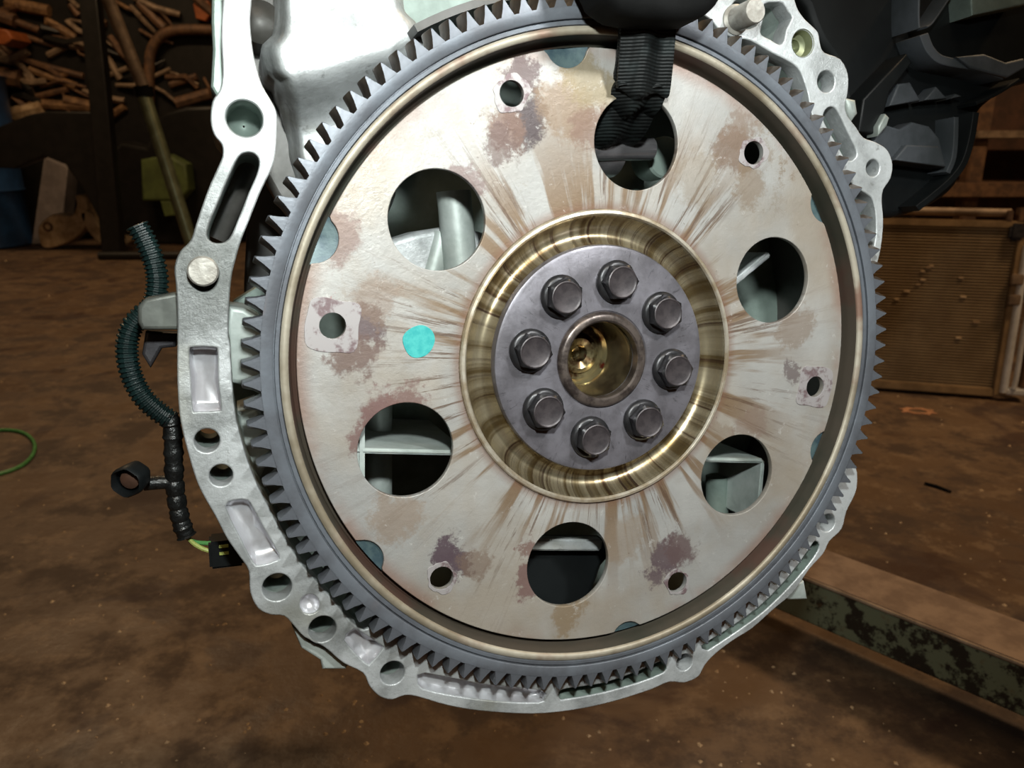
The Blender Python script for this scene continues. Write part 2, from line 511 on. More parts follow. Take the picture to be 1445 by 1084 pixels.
def cr(pts, n_=4, closed=True):
    """Catmull-Rom through the points"""
    P = [Vector(p) for p in pts]
    L = len(P)
    out = []
    for i in range(L if closed else L - 1):
        p0, p1, p2, p3 = (P[(i - 1) % L] if closed or i > 0 else P[0]), P[i], P[(i + 1) % L], (P[(i + 2) % L] if closed or i + 2 < L else P[-1])
        for k in range(n_):
            t = k / n_
            out.append(0.5 * ((2 * p1) + (p2 - p0) * t + (2 * p0 - 5 * p1 + 4 * p2 - p3) * t * t + (3 * p1 - p0 - 3 * p2 + p3) * t ** 3))
    if not closed:
        out.append(P[-1])
    return out


def extrude2d(loops, y0, y1, bevel=0.0, bres=2):
    """filled outline(s) with holes in the engine x/z plane, from y0 (front) to y1 (back)"""
    cu = bpy.data.curves.new('tmp', 'CURVE')
    cu.dimensions = '2D'
    cu.fill_mode = 'BOTH'
    cu.extrude = (y1 - y0) / 2 - bevel
    cu.bevel_depth = bevel
    cu.bevel_resolution = bres
    cu.offset = -bevel
    for lp in loops:
        sp = cu.splines.new('POLY')
        sp.points.add(len(lp) - 1)
        for i, p in enumerate(lp):
            sp.points[i].co = (p[0] * 10, p[1] * 10, 0, 1)
        sp.use_cyclic_u = True
    cu.extrude *= 10
    cu.bevel_depth *= 10
    cu.offset *= 10
    ob = bpy.data.objects.new('tmp', cu)
    COL.objects.link(ob)
    dg = bpy.context.evaluated_depsgraph_get()
    dg.update()
    me = bpy.data.meshes.new_from_object(ob.evaluated_get(dg))
    bpy.data.objects.remove(ob)
    bpy.data.curves.remove(cu)
    yc = (y0 + y1) / 2
    for v in me.vertices:
        u, v_, w_ = v.co
        v.co = (u / 10, yc - w_ / 10, v_ / 10)
    bm = bmesh.new()
    bm.from_mesh(me)
    bmesh.ops.remove_doubles(bm, verts=bm.verts, dist=1e-6)
    bmesh.ops.recalc_face_normals(bm, faces=bm.faces)
    bm.to_mesh(me)
    bm.free()
    me['caps'] = 1
    return me


def px(pts, y):
    return [(q.x, q.z) for q in (E(a, b, y) for a, b in pts)]


def circle(cx, cz, r_, n_=48, a0=0.0):
    return [(cx + r_ * math.cos(a0 + 2 * PI * i / n_), cz + r_ * math.sin(a0 + 2 * PI * i / n_)) for i in range(n_)]


def cr2(pts, n_=4):
    return [(q.x, q.y) for q in cr([(p[0], p[1], 0) for p in pts], n_)]


# ------------------------------------------------------------------ the setting
fl = MB()
fl.add([(-7, -3, 0), (7, -3, 0), (7, 7.5, 0), (-7, 7.5, 0)], [(0, 1, 2, 3)])
tag(fl.build('floor', 'floor', smooth=False), kind='structure')
tag(MB().box((-7, 7.5, 0), (7, 7.6, 3.2)).build('wall_back', 'wall', smooth=False), kind='structure')
tag(MB().box((-7.1, -3, 0), (-7, 7.5, 3.2)).build('wall_left', 'wall', smooth=False), kind='structure')
tag(MB().box((7, -3, 0), (7.1, 7.5, 3.2)).build('wall_right', 'wall', smooth=False), kind='structure')
tag(MB().box((-7, -3, 3.2), (7, 7.5, 3.3)).build('ceiling', 'wall', smooth=False), kind='structure')

# ------------------------------------------------------------------ flexplate
fp = thing('flexplate', 'round grey steel flexplate with toothed ring gear, oil-stained, bolted to the engine', 'flexplate', ENG)


def part(mb, name, mat, parent=fp, **k):
    return mb.build(name, mat, parent, None, **k)


A_BIG, A_SM, A_BOLT = math.radians(141), math.radians(111), math.radians(80.7)
R_DISC = 0.1265
MR = [(.0093, .1288), (.0093, .1282), (.0093, .1315), (.0080, .1310), (.0090, .1300), (.0095, .1325)]
marks = [E(447, 338, 0), E(800, 66, 0), E(1160, 632, 0), E(885, 892, 0), E(517, 787, 0), E(1183, 275, 0)]
mang = [math.atan2(q.z, q.x) for q in marks]
outer = []
N_O = 720
for i in range(N_O):
    t = 2 * PI * i / N_O
    rr = R_DISC
    for a, (mr_, mc_) in zip(mang, MR):
        da = (t - a + PI) % (2 * PI) - PI
        # circle of radius 13 mm centred at r = 131 mm
        s_ = mc_ * math.sin(da)
        if abs(s_) < mr_ and math.cos(da) > 0:
            rr = min(rr, mc_ * math.cos(da) - math.sqrt(mr_ ** 2 - s_ * s_))
    outer.append((rr * math.cos(t), rr * math.sin(t)))
loops = [outer, circle(0, 0, 0.0627, 240)]
for k in range(6):
    a = A_BIG - k * PI / 3
    loops.append(circle(0.0916 * math.cos(a), 0.0916 * math.sin(a), 0.0194, 72))
    a = A_SM - k * PI / 3
    loops.append(circle(0.114 * math.cos(a), 0.114 * math.sin(a), 0.0050, 40))
link('disc', extrude2d(loops, 0.0, 0.0028, 0.0003, 1), 'plate', fp)
# rolled channel between the disc and the hub
pr = [(0.0634, 0.0026), (0.0634, 0.0003), (0.0631, -0.0008), (0.0624, -0.0016), (0.0614, -0.0017), (0.0606, -0.0010), (0.0600, 0.0004), (0.0592, 0.0026), (0.0580, 0.0048),
      (0.0562, 0.0066), (0.0540, 0.0074), (0.0518, 0.0070), (0.0500, 0.0056), (0.0486, 0.0036), (0.0300, 0.0036)]
part(MB().lathe(pr, 192), 'channel', 'gold')
part(MB().lathe([(0.0632, -0.0006), (0.0625, -0.0017), (0.0614, -0.0019), (0.0607, -0.0012), (.0606, -.0004)], 192), 'channel_crest', 'crest')  # pale ring over the crest, its bright highlight put into the colour
# dished outer wall and lip carrying the ring gear
pr = [(0.1205, 0.0029), (0.1256, 0.0029), (0.1260, 0.0036), (0.1270, 0.0040), (0.1282, 0.0034), (0.1290, 0.0015), (0.1295, -0.0050), (0.1299, -0.0062)]
part(MB().lathe(pr, 240), 'dish_wall', 'dishwall')
pr = [(0.1298, 0.0030), (0.1298, -0.0062), (0.1302, -0.0069), (0.1312, -0.0073), (0.1322, -0.0072), (0.1329, -0.0067), (0.1330, -0.0050), (0.1330, 0.0030)]
part(MB().lathe(pr, 240), 'rim_lip', 'rim')
# heat-blued marks where the ring was welded
for q, a, (mr_, mc_) in zip(marks, mang, MR):
    mb = MB()
    vs, fs = [], []
    for j in range(7):
        for i in range(25):
            rr = (mr_ + .0004) * (j / 6)
            t = 2 * PI * i / 24
            ox, oz = mc_ * math.cos(a), mc_ * math.sin(a)
            x_, z_ = ox + rr * math.cos(t), oz + rr * math.sin(t)
            h_ = math.hypot(x_, z_)
            if h_ > 0.1268:
                x_, z_ = x_ * 0.1268 / h_, z_ * 0.1268 / h_
            vs.append((x_, 0.0012 + 0.0012 * (1 - j / 6), z_))
    for j in range(6):
        for i in range(24):
            fs.append((j * 25 + i, j * 25 + i + 1, (j + 1) * 25 + i + 1, (j + 1) * 25 + i))
    part(mb.add(vs, fs), 'weld_mark', 'blued')
# ring gear
pr = [(0.1331, 0.0004), (0.1331, -0.0064), (0.1334, -0.0069), (0.1347, -0.0070), (0.1349, -0.0060), (0.1353, -0.0060), (0.1354, -0.0075), (0.1358, -0.0078), (0.13985, -0.0078), (0.13985, 0.0004)]
rg = part(MB().lathe(pr, 240), 'ring_gear', 'gear')
NT_ = 120
PITCH_T = 2 * PI / NT_
a_root = math.atan2(E(1236, 453, -.0078).z, E(1236, 453, -.0078).x)


def tooth_mesh():
    def sec(y, wl, wr, tl, tr, rt):
        r0, r1 = 0.1397, rt
        return [(r0, y, wr), (r0 + 0.0030, y, tr + (wr - tr) * 0.42), (r1 - .0003, y, tr), (r1, y, tr - 0.0003), (r1, y, -tl + 0.0003), (r1 - .0003, y, -tl),
                (r0 + 0.0030, y, -tl - (wl - tl) * 0.42), (r0, y, -wl)]
    mb = MB()
    mb.loft([sec(-0.0078, .0034, .0021, .0013, -.0006, .1458), sec(-0.0074, .0035, .0023, .0014, -.0004, .1462),
             sec(-0.0030, .0035, .0035, .0015, .0012, .1464), sec(0.0002, .0035, .0035, .0015, .0012, .1464)])
    return mesh_from(mb.v, mb.f, 'tooth')


tm = tooth_mesh()
tm.materials.append(M['tooth'])
tm.materials.append(simple('oily_brown_flank', (0.085, 0.062, 0.045), (0.045, 0.035, 0.028), 200, 0.35, 0.4, 0.2, 0.0003))
for f_ in tm.polygons:
    f_.material_index = 1 if f_.normal.z > 0.35 else 0
tm.shade_smooth()
tm.set_sharp_from_angle(angle=math.radians(30))
for k in range(NT_):
    ob = bpy.data.objects.new('tooth', tm)
    COL.objects.link(ob)
    ob.parent = rg
    ob.rotation_euler = (0, -(a_root + (k + 0.5) * PITCH_T), 0)
# hub plate with pilot ring
pr = [(0.0165, 0.0030), (0.0165, -0.0015), (0.0170, -0.0020), (0.0192, -0.0020), (0.0203, -0.0012), (0.0206, -0.0002), (0.0210, -0.0004), (0.0212, -0.0008),
      (0.0470, -0.0008), (0.0482, -0.0004), (0.0487, 0.0006), (0.0487, 0.0036), (0.0165, 0.0036)]
n = NT('hub_plate_steel')
s = n.sep(n.coord())
r = n.math('SQRT', n.math('ADD', n.math('MULTIPLY', s[0], s[0]), n.math('MULTIPLY', s[2], s[2])))
ux, uz = n.math('DIVIDE', s[0], r), n.math('DIVIDE', s[2], r)
c = n.mix(n.ramp(n.noise(60, 5, .65), 0.35, 0.65), (0.20, 0.19, 0.215), (0.12, 0.112, 0.125))
c = n.mix(n.ramp(n.noise(28, 5, .75, n.comb(ux, n.math('MULTIPLY', r, 5.0), uz)), 0.58, 0.68, 0, .6), c, (0.035, 0.03, 0.032))
n.bump(n.noise(500, 4, .7), 0.25, 0.0003)
M['hub'] = n.out(c, n.ramp(n.noise(40, 4), .3, .7, .3, .48), 0.5)
part(MB().lathe(pr, 160), 'hub_plate', 'hub')
n = NT('oily_pilot_ring')
c = n.mix(n.ramp(n.noise(120, 4, .7), 0.4, 0.62), (0.15, 0.12, 0.105), (0.055, 0.042, 0.038))
M['pilot'] = n.out(c, 0.32, 0.6)
pr = [(0.0164, 0.0030), (0.0164, -0.0016), (0.0171, -0.0023), (0.0191, -0.0023), (0.0204, -0.0013), (0.0207, 0.0)]
part(MB().lathe(pr, 96), 'pilot_ring', 'pilot')


def bolt_meshes():
    hx = lambda t, r_, a_: r_ if r_ != 0.0079 else 0.0079 * math.cos(PI / 6) / math.cos((t % (PI / 3)) - PI / 6)
    seg = 48
    pr_ = [(0.0091, 0.0), (0.0091, -0.0012), (0.0086, -0.0019), (0.0078, -0.0024), (0.0079, -0.0025), (0.0079, -0.0062), (0.0066, -0.0069)]
    b = MB().lathe(pr_, seg, rf=hx, cap0=True)
    b1 = mesh_from(b.v, b.f, 'bolt')
    t = MB().lathe([(0.0066, -0.0069), (0.0062, -0.0071), (0.0058, -0.0069), (0.0054, -0.0067)], seg, cap1=True)
    t1 = mesh_from(t.v, t.f, 'bolt_top')
    for me, m_ in ((b1, 'bolt'), (t1, 'bolt_top')):
        me.materials.append(M[m_])
        me.shade_smooth()
        me.set_sharp_from_angle(angle=math.radians(28))
    return b1, t1


bm1, bm2 = bolt_meshes()
for k in range(8):
    a = A_BOLT - k * PI / 4
    ob = bpy.data.objects.new('bolt', bm1)
    COL.objects.link(ob)
    ob.parent = fp
    ob.location = (0.0336 * math.cos(a), -0.0007, 0.0336 * math.sin(a))
    ob.rotation_euler = (0, random.uniform(0, PI), 0)
    tp = bpy.data.objects.new('bolt_top', bm2)
    COL.objects.link(tp)
    tp.parent = ob
# bare pads round the six small holes
pads = [(0.0074, 0.2, 10), (0.0070, 0.5, 10), (0.0096, 0.15, 4), (0.0064, 0.4, 10), (0.0066, 0.3, 10), (0.0100, 0.05, 4)]
for k, (rp, ra, ns) in enumerate(pads):
    a = A_SM - k * PI / 3
    cx, cz = 0.114 * math.cos(a), 0.114 * math.sin(a)
    ol = []
    for i in range(48):
        t = 2 * PI * i / 48
        if ns == 4:
            th = t - a
            q = (abs(math.cos(th)) ** 6 + abs(math.sin(th)) ** 6) ** (-1 / 6)
            rr = rp * q * (1 + 0.03 * math.sin(5 * t + k))
        else:
            rr = rp * (1 + 0.10 * math.sin(2 * t + k) + 0.07 * math.sin(5 * t + 2 * k) + 0.03 * math.sin(11 * t))
        ol.append((cx + rr * math.cos(t), cz + rr * math.sin(t)))
    link('pad', extrude2d([ol, circle(cx, cz, 0.0050, 40)], -0.0003, 0.0005, 0.0001, 1), 'pad', fp)
q = E(591, 482, 0)
link('paint_dot', extrude2d([[(q.x + 0.0064 * (1 + .05 * math.sin(3 * t)) * math.cos(t), q.z + 0.0064 * (1 + .06 * math.sin(2 * t)) * math.sin(t)) for t in [2 * PI * i / 40 for i in range(40)]]],
     -0.00025, 0.0002, 0.0001, 1), 'cyan', fp)

# ------------------------------------------------------------------ engine block
YB = 0.0015           # machined rear face
YP = 0.0105          # pocket floors
YC = 0.036           # back of the flange
eb = thing('engine_block', 'silver cast aluminium engine block with bolt holes around its rear flange', 'engine', ENG)
# left, bottom: pixels along the outer edge (going down and round) then back along the inner edge
out_l = [(316, -70), (314, 0), (312, 50), (314, 100), (310, 127), (300, 142), (297, 169), (302, 190), (313, 204), (314, 220), (307, 237), (293, 269), (277, 315), (269, 339),
         (254, 355), (246, 377), (248, 402), (250, 440), (250, 480), (250, 532), (253, 583), (260, 619), (273, 666), (284, 694), (305, 731), (320, 760), (338, 786), (351, 806), (353, 836),
         (364, 859), (382, 868), (401, 870), (415, 884), (430, 900), (458, 914), (484, 936), (512, 950), (521, 968), (535, 983), (553, 988), (571, 982), (590, 984), (631, 996), (680, 1004),
         (749, 1008), (807, 1003), (864, 991), (918, 974), (944, 963), (966, 964), (986, 955), (995, 939), (1010, 923), (1035, 904), (1062, 887), (1091, 861), (1120, 836), (1142, 804),
         (1162, 782), (1171, 764), (1188, 747), (1195, 722), (1206, 700), (1210, 684), (1208, 660)]
in_l = [(1190, 660), (1160, 720), (1110, 790), (1040, 850), (960, 895), (880, 925), (800, 938), (720, 935), (640, 918), (570, 890), (535, 880), (514, 889), (492, 874), (470, 847), (449, 823), (428, 799), (412, 776), (400, 757),
        (380, 718), (364, 687), (351, 655), (341, 622), (332, 583), (327, 532), (325, 490), (322, 470), (324, 420), (327, 390), (331, 372), (340, 340), (352, 310), (365, 277), (375, 255), (382, 241), (389, 217),
        (391, 169), (387, 150), (370, 120), (360, 87), (355, 57), (353, 25), (355, 0), (356, -70)]
L_OUT = cr2(px(out_l + in_l, YB), 3)
hole_l = [(345, 167, .0062), (292, 622, .0045), (312, 671, .0042), (391, 829, .0056), (455, 888, .0055), (554, 950, .0052), (966, 935, .0043), (1168, 738, .0046)]
slotA = px([(336, 222), (347, 215), (359, 217), (366, 228), (362, 247), (351, 272), (337, 307), (323, 337), (306, 343), (293, 336), (295, 317), (312, 275), (324, 247)], YB)
pockB = px([(267, 496), (273, 490), (302, 490), (307, 498), (308, 544), (312, 576), (307, 580), (279, 581), (272, 577), (269, 532)], YB)
pockC = px([(318, 715), (332, 706), (349, 706), (356, 716), (372, 745), (393, 783), (390, 791), (367, 798), (357, 793), (338, 757)], YB)
pockD = [(p[0], p[1]) for p in px([(437 + 14 * math.cos(t), 853 + 14 * math.sin(t)) for t in [2 * PI * i / 20 for i in range(20)]], YB)]
pockE = px([(486, 904), (497, 890), (505, 890), (538, 911), (540, 916), (524, 935), (516, 936)], YB)
pockF = px([(590, 960), (600, 950), (680, 966), (764, 975), (768, 986), (760, 992), (700, 990), (640, 982), (596, 972)], YB)
chanG = px([(789, 978), (800, 972), (850, 965), (900, 948), (934, 933), (941, 940), (936, 950), (900, 964), (850, 978), (800, 987), (791, 987)], YB)
chanH = px([(990, 912), (1020, 893), (1070, 858), (1110, 818), (1140, 778), (1150, 764), (1157, 770), (1148, 788), (1120, 822), (1082, 860), (1045, 888), (1006, 914), (998, 918)], YB)
boreP = px([(288 + 20 * math.cos(t), 388 + 24 * math.sin(t)) for t in [2 * PI * i / 28 for i in range(28)]], YB)


def hp(c_, y=YB, extra=0.0):
    q_ = E(c_[0], c_[1], y)
    return circle(q_.x, q_.z, c_[2] + extra, 40)


face_loops = [L_OUT] + [hp(h) for h in hole_l] + [cr2(slotA, 3), cr2(pockB, 2), cr2(pockC, 2), pockD, cr2(pockE, 2), cr2(pockF, 2), cr2(chanG, 2), cr2(chanH, 2), boreP]
link('rear_flange', extrude2d(face_loops, YB, YP + .0004, 0.0006, 2), 'alu', eb)
# the casting behind it
back_in = [(p[0], p[1]) for p in L_OUT]
back_loops = [back_in] + [hp(h, YB, .0002) for h in hole_l[:7]] + [cr2(slotA, 3)]
link('flange_body', extrude2d(back_loops, YP, YC, 0.0004, 1), 'alu_body', eb)


def pocket(loop, depth, inset, name='pocket', mat='alu_pocket', tilt=0.0, expo=2):
    cx = sum(p[0] for p in loop) / len(loop)
    cz = sum(p[1] for p in loop) / len(loop)
    rows = []
    K = 6
    mx = max(math.hypot(p[0] - cx, p[1] - cz) for p in loop)
    for j in range(K + 1):
        u = j / K
        sh = inset * (1 - math.cos(u * PI / 2))
        d_ = depth * math.sin(u * PI / 2)
        row = []
        for p in loop:
            vx, vz = cx - p[0], cz - p[1]
            L_ = math.hypot(vx, vz)
            k_ = min(sh / L_, 0.85)
            row.append((p[0] + vx * k_, YB + 0.0006 + d_ + tilt * (p[1] - cz), p[1] + vz * k_))
        rows.append(row)
    mb = MB().loft(rows, cap0=False, cap1=True)
    return mb.build(name, mat, eb)


pocket(cr2(pockB, 2), 0.0078, 0.0022)
pocket(cr2(pockC, 2), 0.0060, 0.0046)
pocket(pockD, 0.0040, 0.0042)
pocket(cr2(pockE, 2), 0.0055, 0.0046)
pocket(cr2(pockF, 2), 0.0050, 0.0030)
pocket(cr2(chanG, 2), 0.0084, 0.0006, 'channel_floor', 'alu_green')
pocket(cr2(chanH, 2), 0.0084, 0.0006, 'channel_floor', 'alu_green')
# blind bore floor and chamfers
q = E(345, 167, YB)
MB().lathe([(0.0066, YB - .0001), (0.00615, YB + .0008), (0.0060, YB + .016), (0.0030, YB + .019), (0.0004, YB + .0195)], 40, (q.x, 0, q.z)).build('blind_bore', 'alu_green', eb)
# dowel in the left boss
q = E(288, 386, YB)
MB().lathe([(0.0053, YP + .002), (0.0053, YB - .0040), (0.0047, YB - .0046)], 40, (q.x - .0002, 0, q.z + .0009), cap1=True).build('dowel_pin', 'pin', eb)
MB().lathe([(0.0085, YP - .0008), (0.001, YP - .0008)], 40, (q.x, 0, q.z)).build('bore_floor', 'alu_trough', eb)
# round bar seen down the left slot
a1, a2 = E(350, 225, .045), E(300, 335, .045)
MB().tube([a1, a2], 0.006, 20).build('slot_rod', 'alu_trough', eb)

# right-hand arm of the flange
out_r = [(1000, -70), (1110, -70), (1122, 0), (1133, 23), (1145, 35), (1155, 46), (1158, 62), (1164, 74), (1186, 83), (1197, 104), (1197, 129), (1193, 150), (1197, 164), (1209, 180), (1219, 194),
         (1237, 201), (1253, 212), (1260, 232), (1257, 252), (1247, 268), (1245, 285), (1247, 310), (1245, 340), (1241, 362), (1234, 385), (1225, 385), (1230, 362), (1236, 335), (1236, 303), (1231, 281), (1222, 273),
         (1205, 262), (1185, 240), (1165, 205), (1150, 180), (1144, 153), (1140, 131), (1135, 115), (1128, 99), (1116, 88), (1089, 74), (1059, 57), (1040, 54), (1020, 46), (1005, 30), (990, 15), (980, -30)]
R_OUT = cr2(px(out_r, YB), 3)
slotR = px([(1162, 163), (1167, 153), (1176, 151), (1184, 161), (1196, 186), (1208, 211), (1208, 221), (1200, 227), (1191, 221), (1178, 198), (1165, 176)], YB)
star = px([(1079, 6), (1092, 3), (1105, 4), (1112, 16), (1118, 25), (1110, 41), (1107, 57), (1100, 63), (1088, 56), (1075, 49), (1074, 40), (1078, 25)], YB)
studR = px([(1053 + 22 * math.cos(t), 18 + 23 * math.sin(t)) for t in [2 * PI * i / 28 for i in range(28)]], YB)
hole_r = [(1232, 237, .0039), (1166, 115, .0047), (1133, 61, .0056)]
link('rear_flange_arm', extrude2d([R_OUT, cr2(slotR, 3), cr2(star, 2), studR] + [hp(h) for h in hole_r], YB, YP + .0004, .0006, 2), 'alu', eb)
link('flange_arm_body', extrude2d([R_OUT, cr2(slotR, 3), cr2(star, 2)] + [hp(h, YB, .0002) for h in hole_r], YP, YC, .0004, 1), 'alu_body', eb)
q = E(1133, 61, YB)
MB().lathe([(0.0060, YB - .0002), (0.0056, YB + .0006), (0.0052, YB + .005), (0.0030, YB + .006), (0.0028, YB + .0095)], 36, (q.x, 0, q.z), cap1=True).build('bushing', 'tube_green', eb)
# protruding dowel stud
q = E(1066, 15, YB - .014)
q0 = E(1042, 22, YB)
q0 = Vector((q.x, YB, q.z))
MB().lathe([(0.0062, YP), (0.0062, YB - .001), (0.0050, YB - .002), (0.0050, YB - .0135), (0.0045, YB - .0142)], 36, (q.x, 0, q.z), cap1=True).build('dowel_stud', 'pin', eb)

# rear bulkhead of the block behind the plate
wall_px = [(470, -70), (470, 120), (465, 200), (455, 300), (440, 380), (330, 425), (320, 560), (340, 690), (400, 815), (500, 895), (600, 935), (750, 955), (900, 935), (1020, 870), (1105, 785), (1160, 700), (1185, 600),
           (1190, 480), (1180, 360), (1150, 200), (1085, 60), (990, -70)]
YW = .078
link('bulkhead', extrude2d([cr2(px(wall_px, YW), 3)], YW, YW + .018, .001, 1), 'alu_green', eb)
link('cavity_shade_plate', extrude2d([px([(360, -70), (355, 200), (345, 400), (345, 700), (480, 800), (900, 800), (1000, 600), (990, 100), (900, -70)], .13)], .13, .15, .001, 1), 'black_metal', eb)  # black plate added to stand in for the shade between flange and ring
# unseen casting skirt behind the ring gear, added to block side light on the bulkhead
vs, fs = [], []
NA = 70
for i in range(NA + 1):
    t = math.radians(-52 + 172 * i / NA)
    for rr, yy in ((.1495, .013), (.1495, YW + .004), (.1525, YW + .004), (.1525, .013)):
        vs.append((rr * math.cos(t), yy, rr * math.sin(t)))
for i in range(NA):
    for k in range(4):
        fs.append((i * 4 + k, i * 4 + (k + 1) % 4, (i + 1) * 4 + (k + 1) % 4, (i + 1) * 4 + k))
fs += [(0, 1, 2, 3), tuple(NA * 4 + k for k in range(4))]
MB().add(vs, fs).build('light_block_skirt', 'alu_trough', eb)
# bright casting wall upper left
LV = [(-70, 392), (20, 389), (45, 386), (68, 368), (98, 373), (114, 390), (150, 398), (210, 408), (262, 420), (330, 450)]
RV = [(-70, 552), (12, 570), (38, 590), (70, 612), (110, 640), (200, 600), (262, 560), (330, 540)]


def interp(tab, v):
    for (a0, b0), (a1, b1) in zip(tab, tab[1:]):
        if v <= a1:
            t = (v - a0) / (a1 - a0)
            t = t * t * (3 - 2 * t)
            return b0 + (b1 - b0) * t
    return tab[-1][1]


def sstep(x):
    x = max(0.0, min(1.0, x))
    return x * x * (3 - 2 * x)


NU, NV = 40, 60
vs, fs = [], []
for j in range(NV + 1):
    v = -70 + 400 * j / NV
    lx, rx = interp(LV, v), interp(RV, v)
    for i in range(-1, NU + 2):
        u = max(0, min(1, i / NU))
        pxx = lx + (rx - lx) * u
        edge = (1 - sstep(u / 0.10)) + (1 - sstep((1 - u) / 0.06))
        y = 0.026 + 0.012 * edge + 0.026 * sstep((v - 100 + 0.30 * (pxx - 430)) / 90) + 0.0005 * math.sin(pxx * .05) * math.sin(v * .06)
        p = E(pxx, v, min(y, 0.07))
        if i < 0 or i > NU:
            p = Vector((p.x, YW, p.z))
        vs.append(p)
W_ = NU + 3
for j in range(NV):
    for i in range(W_ - 1):
        fs.append((j * W_ + i, j * W_ + i + 1, (j + 1) * W_ + i + 1, (j + 1) * W_ + i))
MB().add(vs, fs).build('upper_wall', 'alu', eb, angle=70)
trough = [(340, -70), (345, 60), (352, 150), (372, 250), (440, 330), (480, 200), (440, 60), (430, -70)]
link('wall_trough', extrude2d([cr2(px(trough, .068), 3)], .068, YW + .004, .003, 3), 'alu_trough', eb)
q = E(368, 28, .047)
MB().lathe([(0.009, .070), (0.0085, .050), (0.005, .0472), (0.0001, .0470)], 36, (q.x, 0, q.z)).build('cast_boss', 'alu_trough', eb)
# side of the casting left of the flange
side = [(300, -70), (298, 30), (300, 70), (297, 122), (308, 140), (324, 130), (324, -70)]
link('casting_side', extrude2d([px(side, .014)], .014, .05, .001, 1), 'alu_green', eb)
# ledge behind the left ring teeth
ledge = px([(318, 470), (322, 432), (345, 435), (368, 450), (372, 560), (345, 545), (322, 540)], .022)
link('cast_ledge', extrude2d([ledge], .022, .06, .002, 3), 'alu_rough', eb)
ledge = px([(335, 585), (362, 575), (385, 640), (360, 690), (345, 640)], .026)
link('cast_ledge', extrude2d([ledge], .026, .06, .002, 3), 'alu_rough', eb)


def rib(p0, p1, th, y0, y1, mat='alu_rough', name='rib'):
    a_, b_ = E(*p0, y0), E(*p1, y0)
    d_ = Vector((b_.x - a_.x, 0, b_.z - a_.z)).normalized()
    nn = Vector((-d_.z, 0, d_.x)) * th / 2
    lp0 = [a_ - nn, b_ - nn, b_ + nn, a_ + nn]
    lp1 = [p + Vector((0, y1 - y0, 0)) for p in lp0]
    return MB().loft([lp0, lp1]).build(name, mat, eb, bevel=0.0008)


def post(c_, r_, y0, y1, mat='alu_rough', name='cast_post', stretch=None):
    q_ = E(c_[0], c_[1], y0)
    return MB().lathe([(r_, y1), (r_, y0 + .001), (r_ - .001, y0)], 36, (q_.x, 0, q_.z), cap1=True).build(name, mat, eb)


rib((490, 636), (660, 640), 0.0022, .010, YW)                 # rib across the left lower window
rib((510, 560), (510, 720), 0.003, .010, YW)
MB().tube([E(535, 500, .05), E(535, 720, .05)], 0.006, 20).build('cast_column', 'alu_rough', eb)
rib((980, 649), (1078, 651), 0.0022, .014, YW)                # bracket in the right lower window
rib((1078, 650), (1070, 740), 0.0022, .014, .050)
MB().tube([E(1012, 672, .046), E(1012, 760, .046)], 0.006, 20).build('cast_column', 'alu_green', eb)
rib((1030, 405), (1087, 358), 0.0030, .020, .062, 'alu')        # slanting rib in the right window
rib((700, 769), (850, 770), 0.0055, .018, .024, 'alu')          # ledge in the bottom window
MB().tube([E(640, 270, .034), E(652, 400, .034)], 0.0075, 24).build('cast_column', 'alu_rough', eb)
MB().tube([E(625, 330, .040), E(600, 420, .040)], 0.006, 24).build('cast_column', 'alu_rough', eb)
ledge = px([(545, 340), (590, 326), (640, 318), (690, 330), (700, 420), (560, 420)], .036)
link('cast_ledge', extrude2d([ledge], .036, .062, .003, 3), 'alu', eb)
MB().tube([E(800, 208, .030), E(918, 210, .036)], [0.0062, 0.0052], 28).build('starter_shaft', 'shaft', eb)
MB().tube([E(780, 200, .042), E(862, 205, .046)], 0.0150, 28).build('shaft_housing', 'shaft', eb)
post((940, 222), .010, .045, .062, 'alu_green')
link('dark_cover', extrude2d([px([(700, 776), (870, 776), (850, 800), (815, 900), (720, 900)], .026)], .026, .05, .003, 3), 'black_plastic', eb)
# end of the crankshaft inside the pilot ring
n = NT('oily_crank_bore')
f = n.noise(70, 4, .7)
c = n.mix(n.ramp(f, .4, .6), (0.50, 0.42, 0.22), (0.10, 0.05, 0.022))
c = n.mix(n.ramp(n.noise(110, 3, .6), .58, .68), c, (0.24, 0.03, 0.015))
M['crank'] = n.out(c, 0.18, 0.85)
pr = [(0.0205, .0040), (0.0163, .0040), (0.0161, .0045), (0.0156, .0060), (0.0154, .0160), (0.0140, .0180), (0.0138, .0230), (0.0120, .0250), (0.0095, .0250), (0.0090, .0235), (0.0070, .0228), (0.0040, .0240), (0.0030, .0300), (0.0001, .0310)]
cs = MB().lathe(pr[6:], 72).build('crankshaft', M['crank'], eb)
M['bore'] = simple('dark_oily_bore', (0.13, 0.10, 0.055), (0.05, 0.035, 0.02), 80, 0.25, 0.7, 0.2)
MB().lathe(pr[:7], 72).build('bore_wall', 'bore', cs)
# clip on the left edge that carries the loom
cl = px([(194, 432), (205, 421), (252, 412), (262, 440), (262, 466), (200, 466), (194, 455)], .010)
link('loom_clip', extrude2d([cl], .010, .024, .0015, 2), 'clip', eb)
cl = px([(205, 468), (250, 470), (248, 490), (228, 492), (212, 520), (200, 500)], .024)
link('loom_clip', extrude2d([cl], .024, .034, .0012, 2), 'steel_dark', eb)
# tab of the sump seen under the flange
cl = px([(412, 884), (436, 905), (470, 920), (492, 938), (488, 945), (455, 945), (452, 932), (425, 915)], .006)
link('sump_tab', extrude2d([cl], .006, .030, .001, 2), 'alu_rough', eb)
cl = px([(1100, 838), (1135, 820), (1140, 846), (1112, 847)], .010)
link('sump_tab', extrude2d([cl], .010, .030, .001, 2), 'alu_rough', eb)
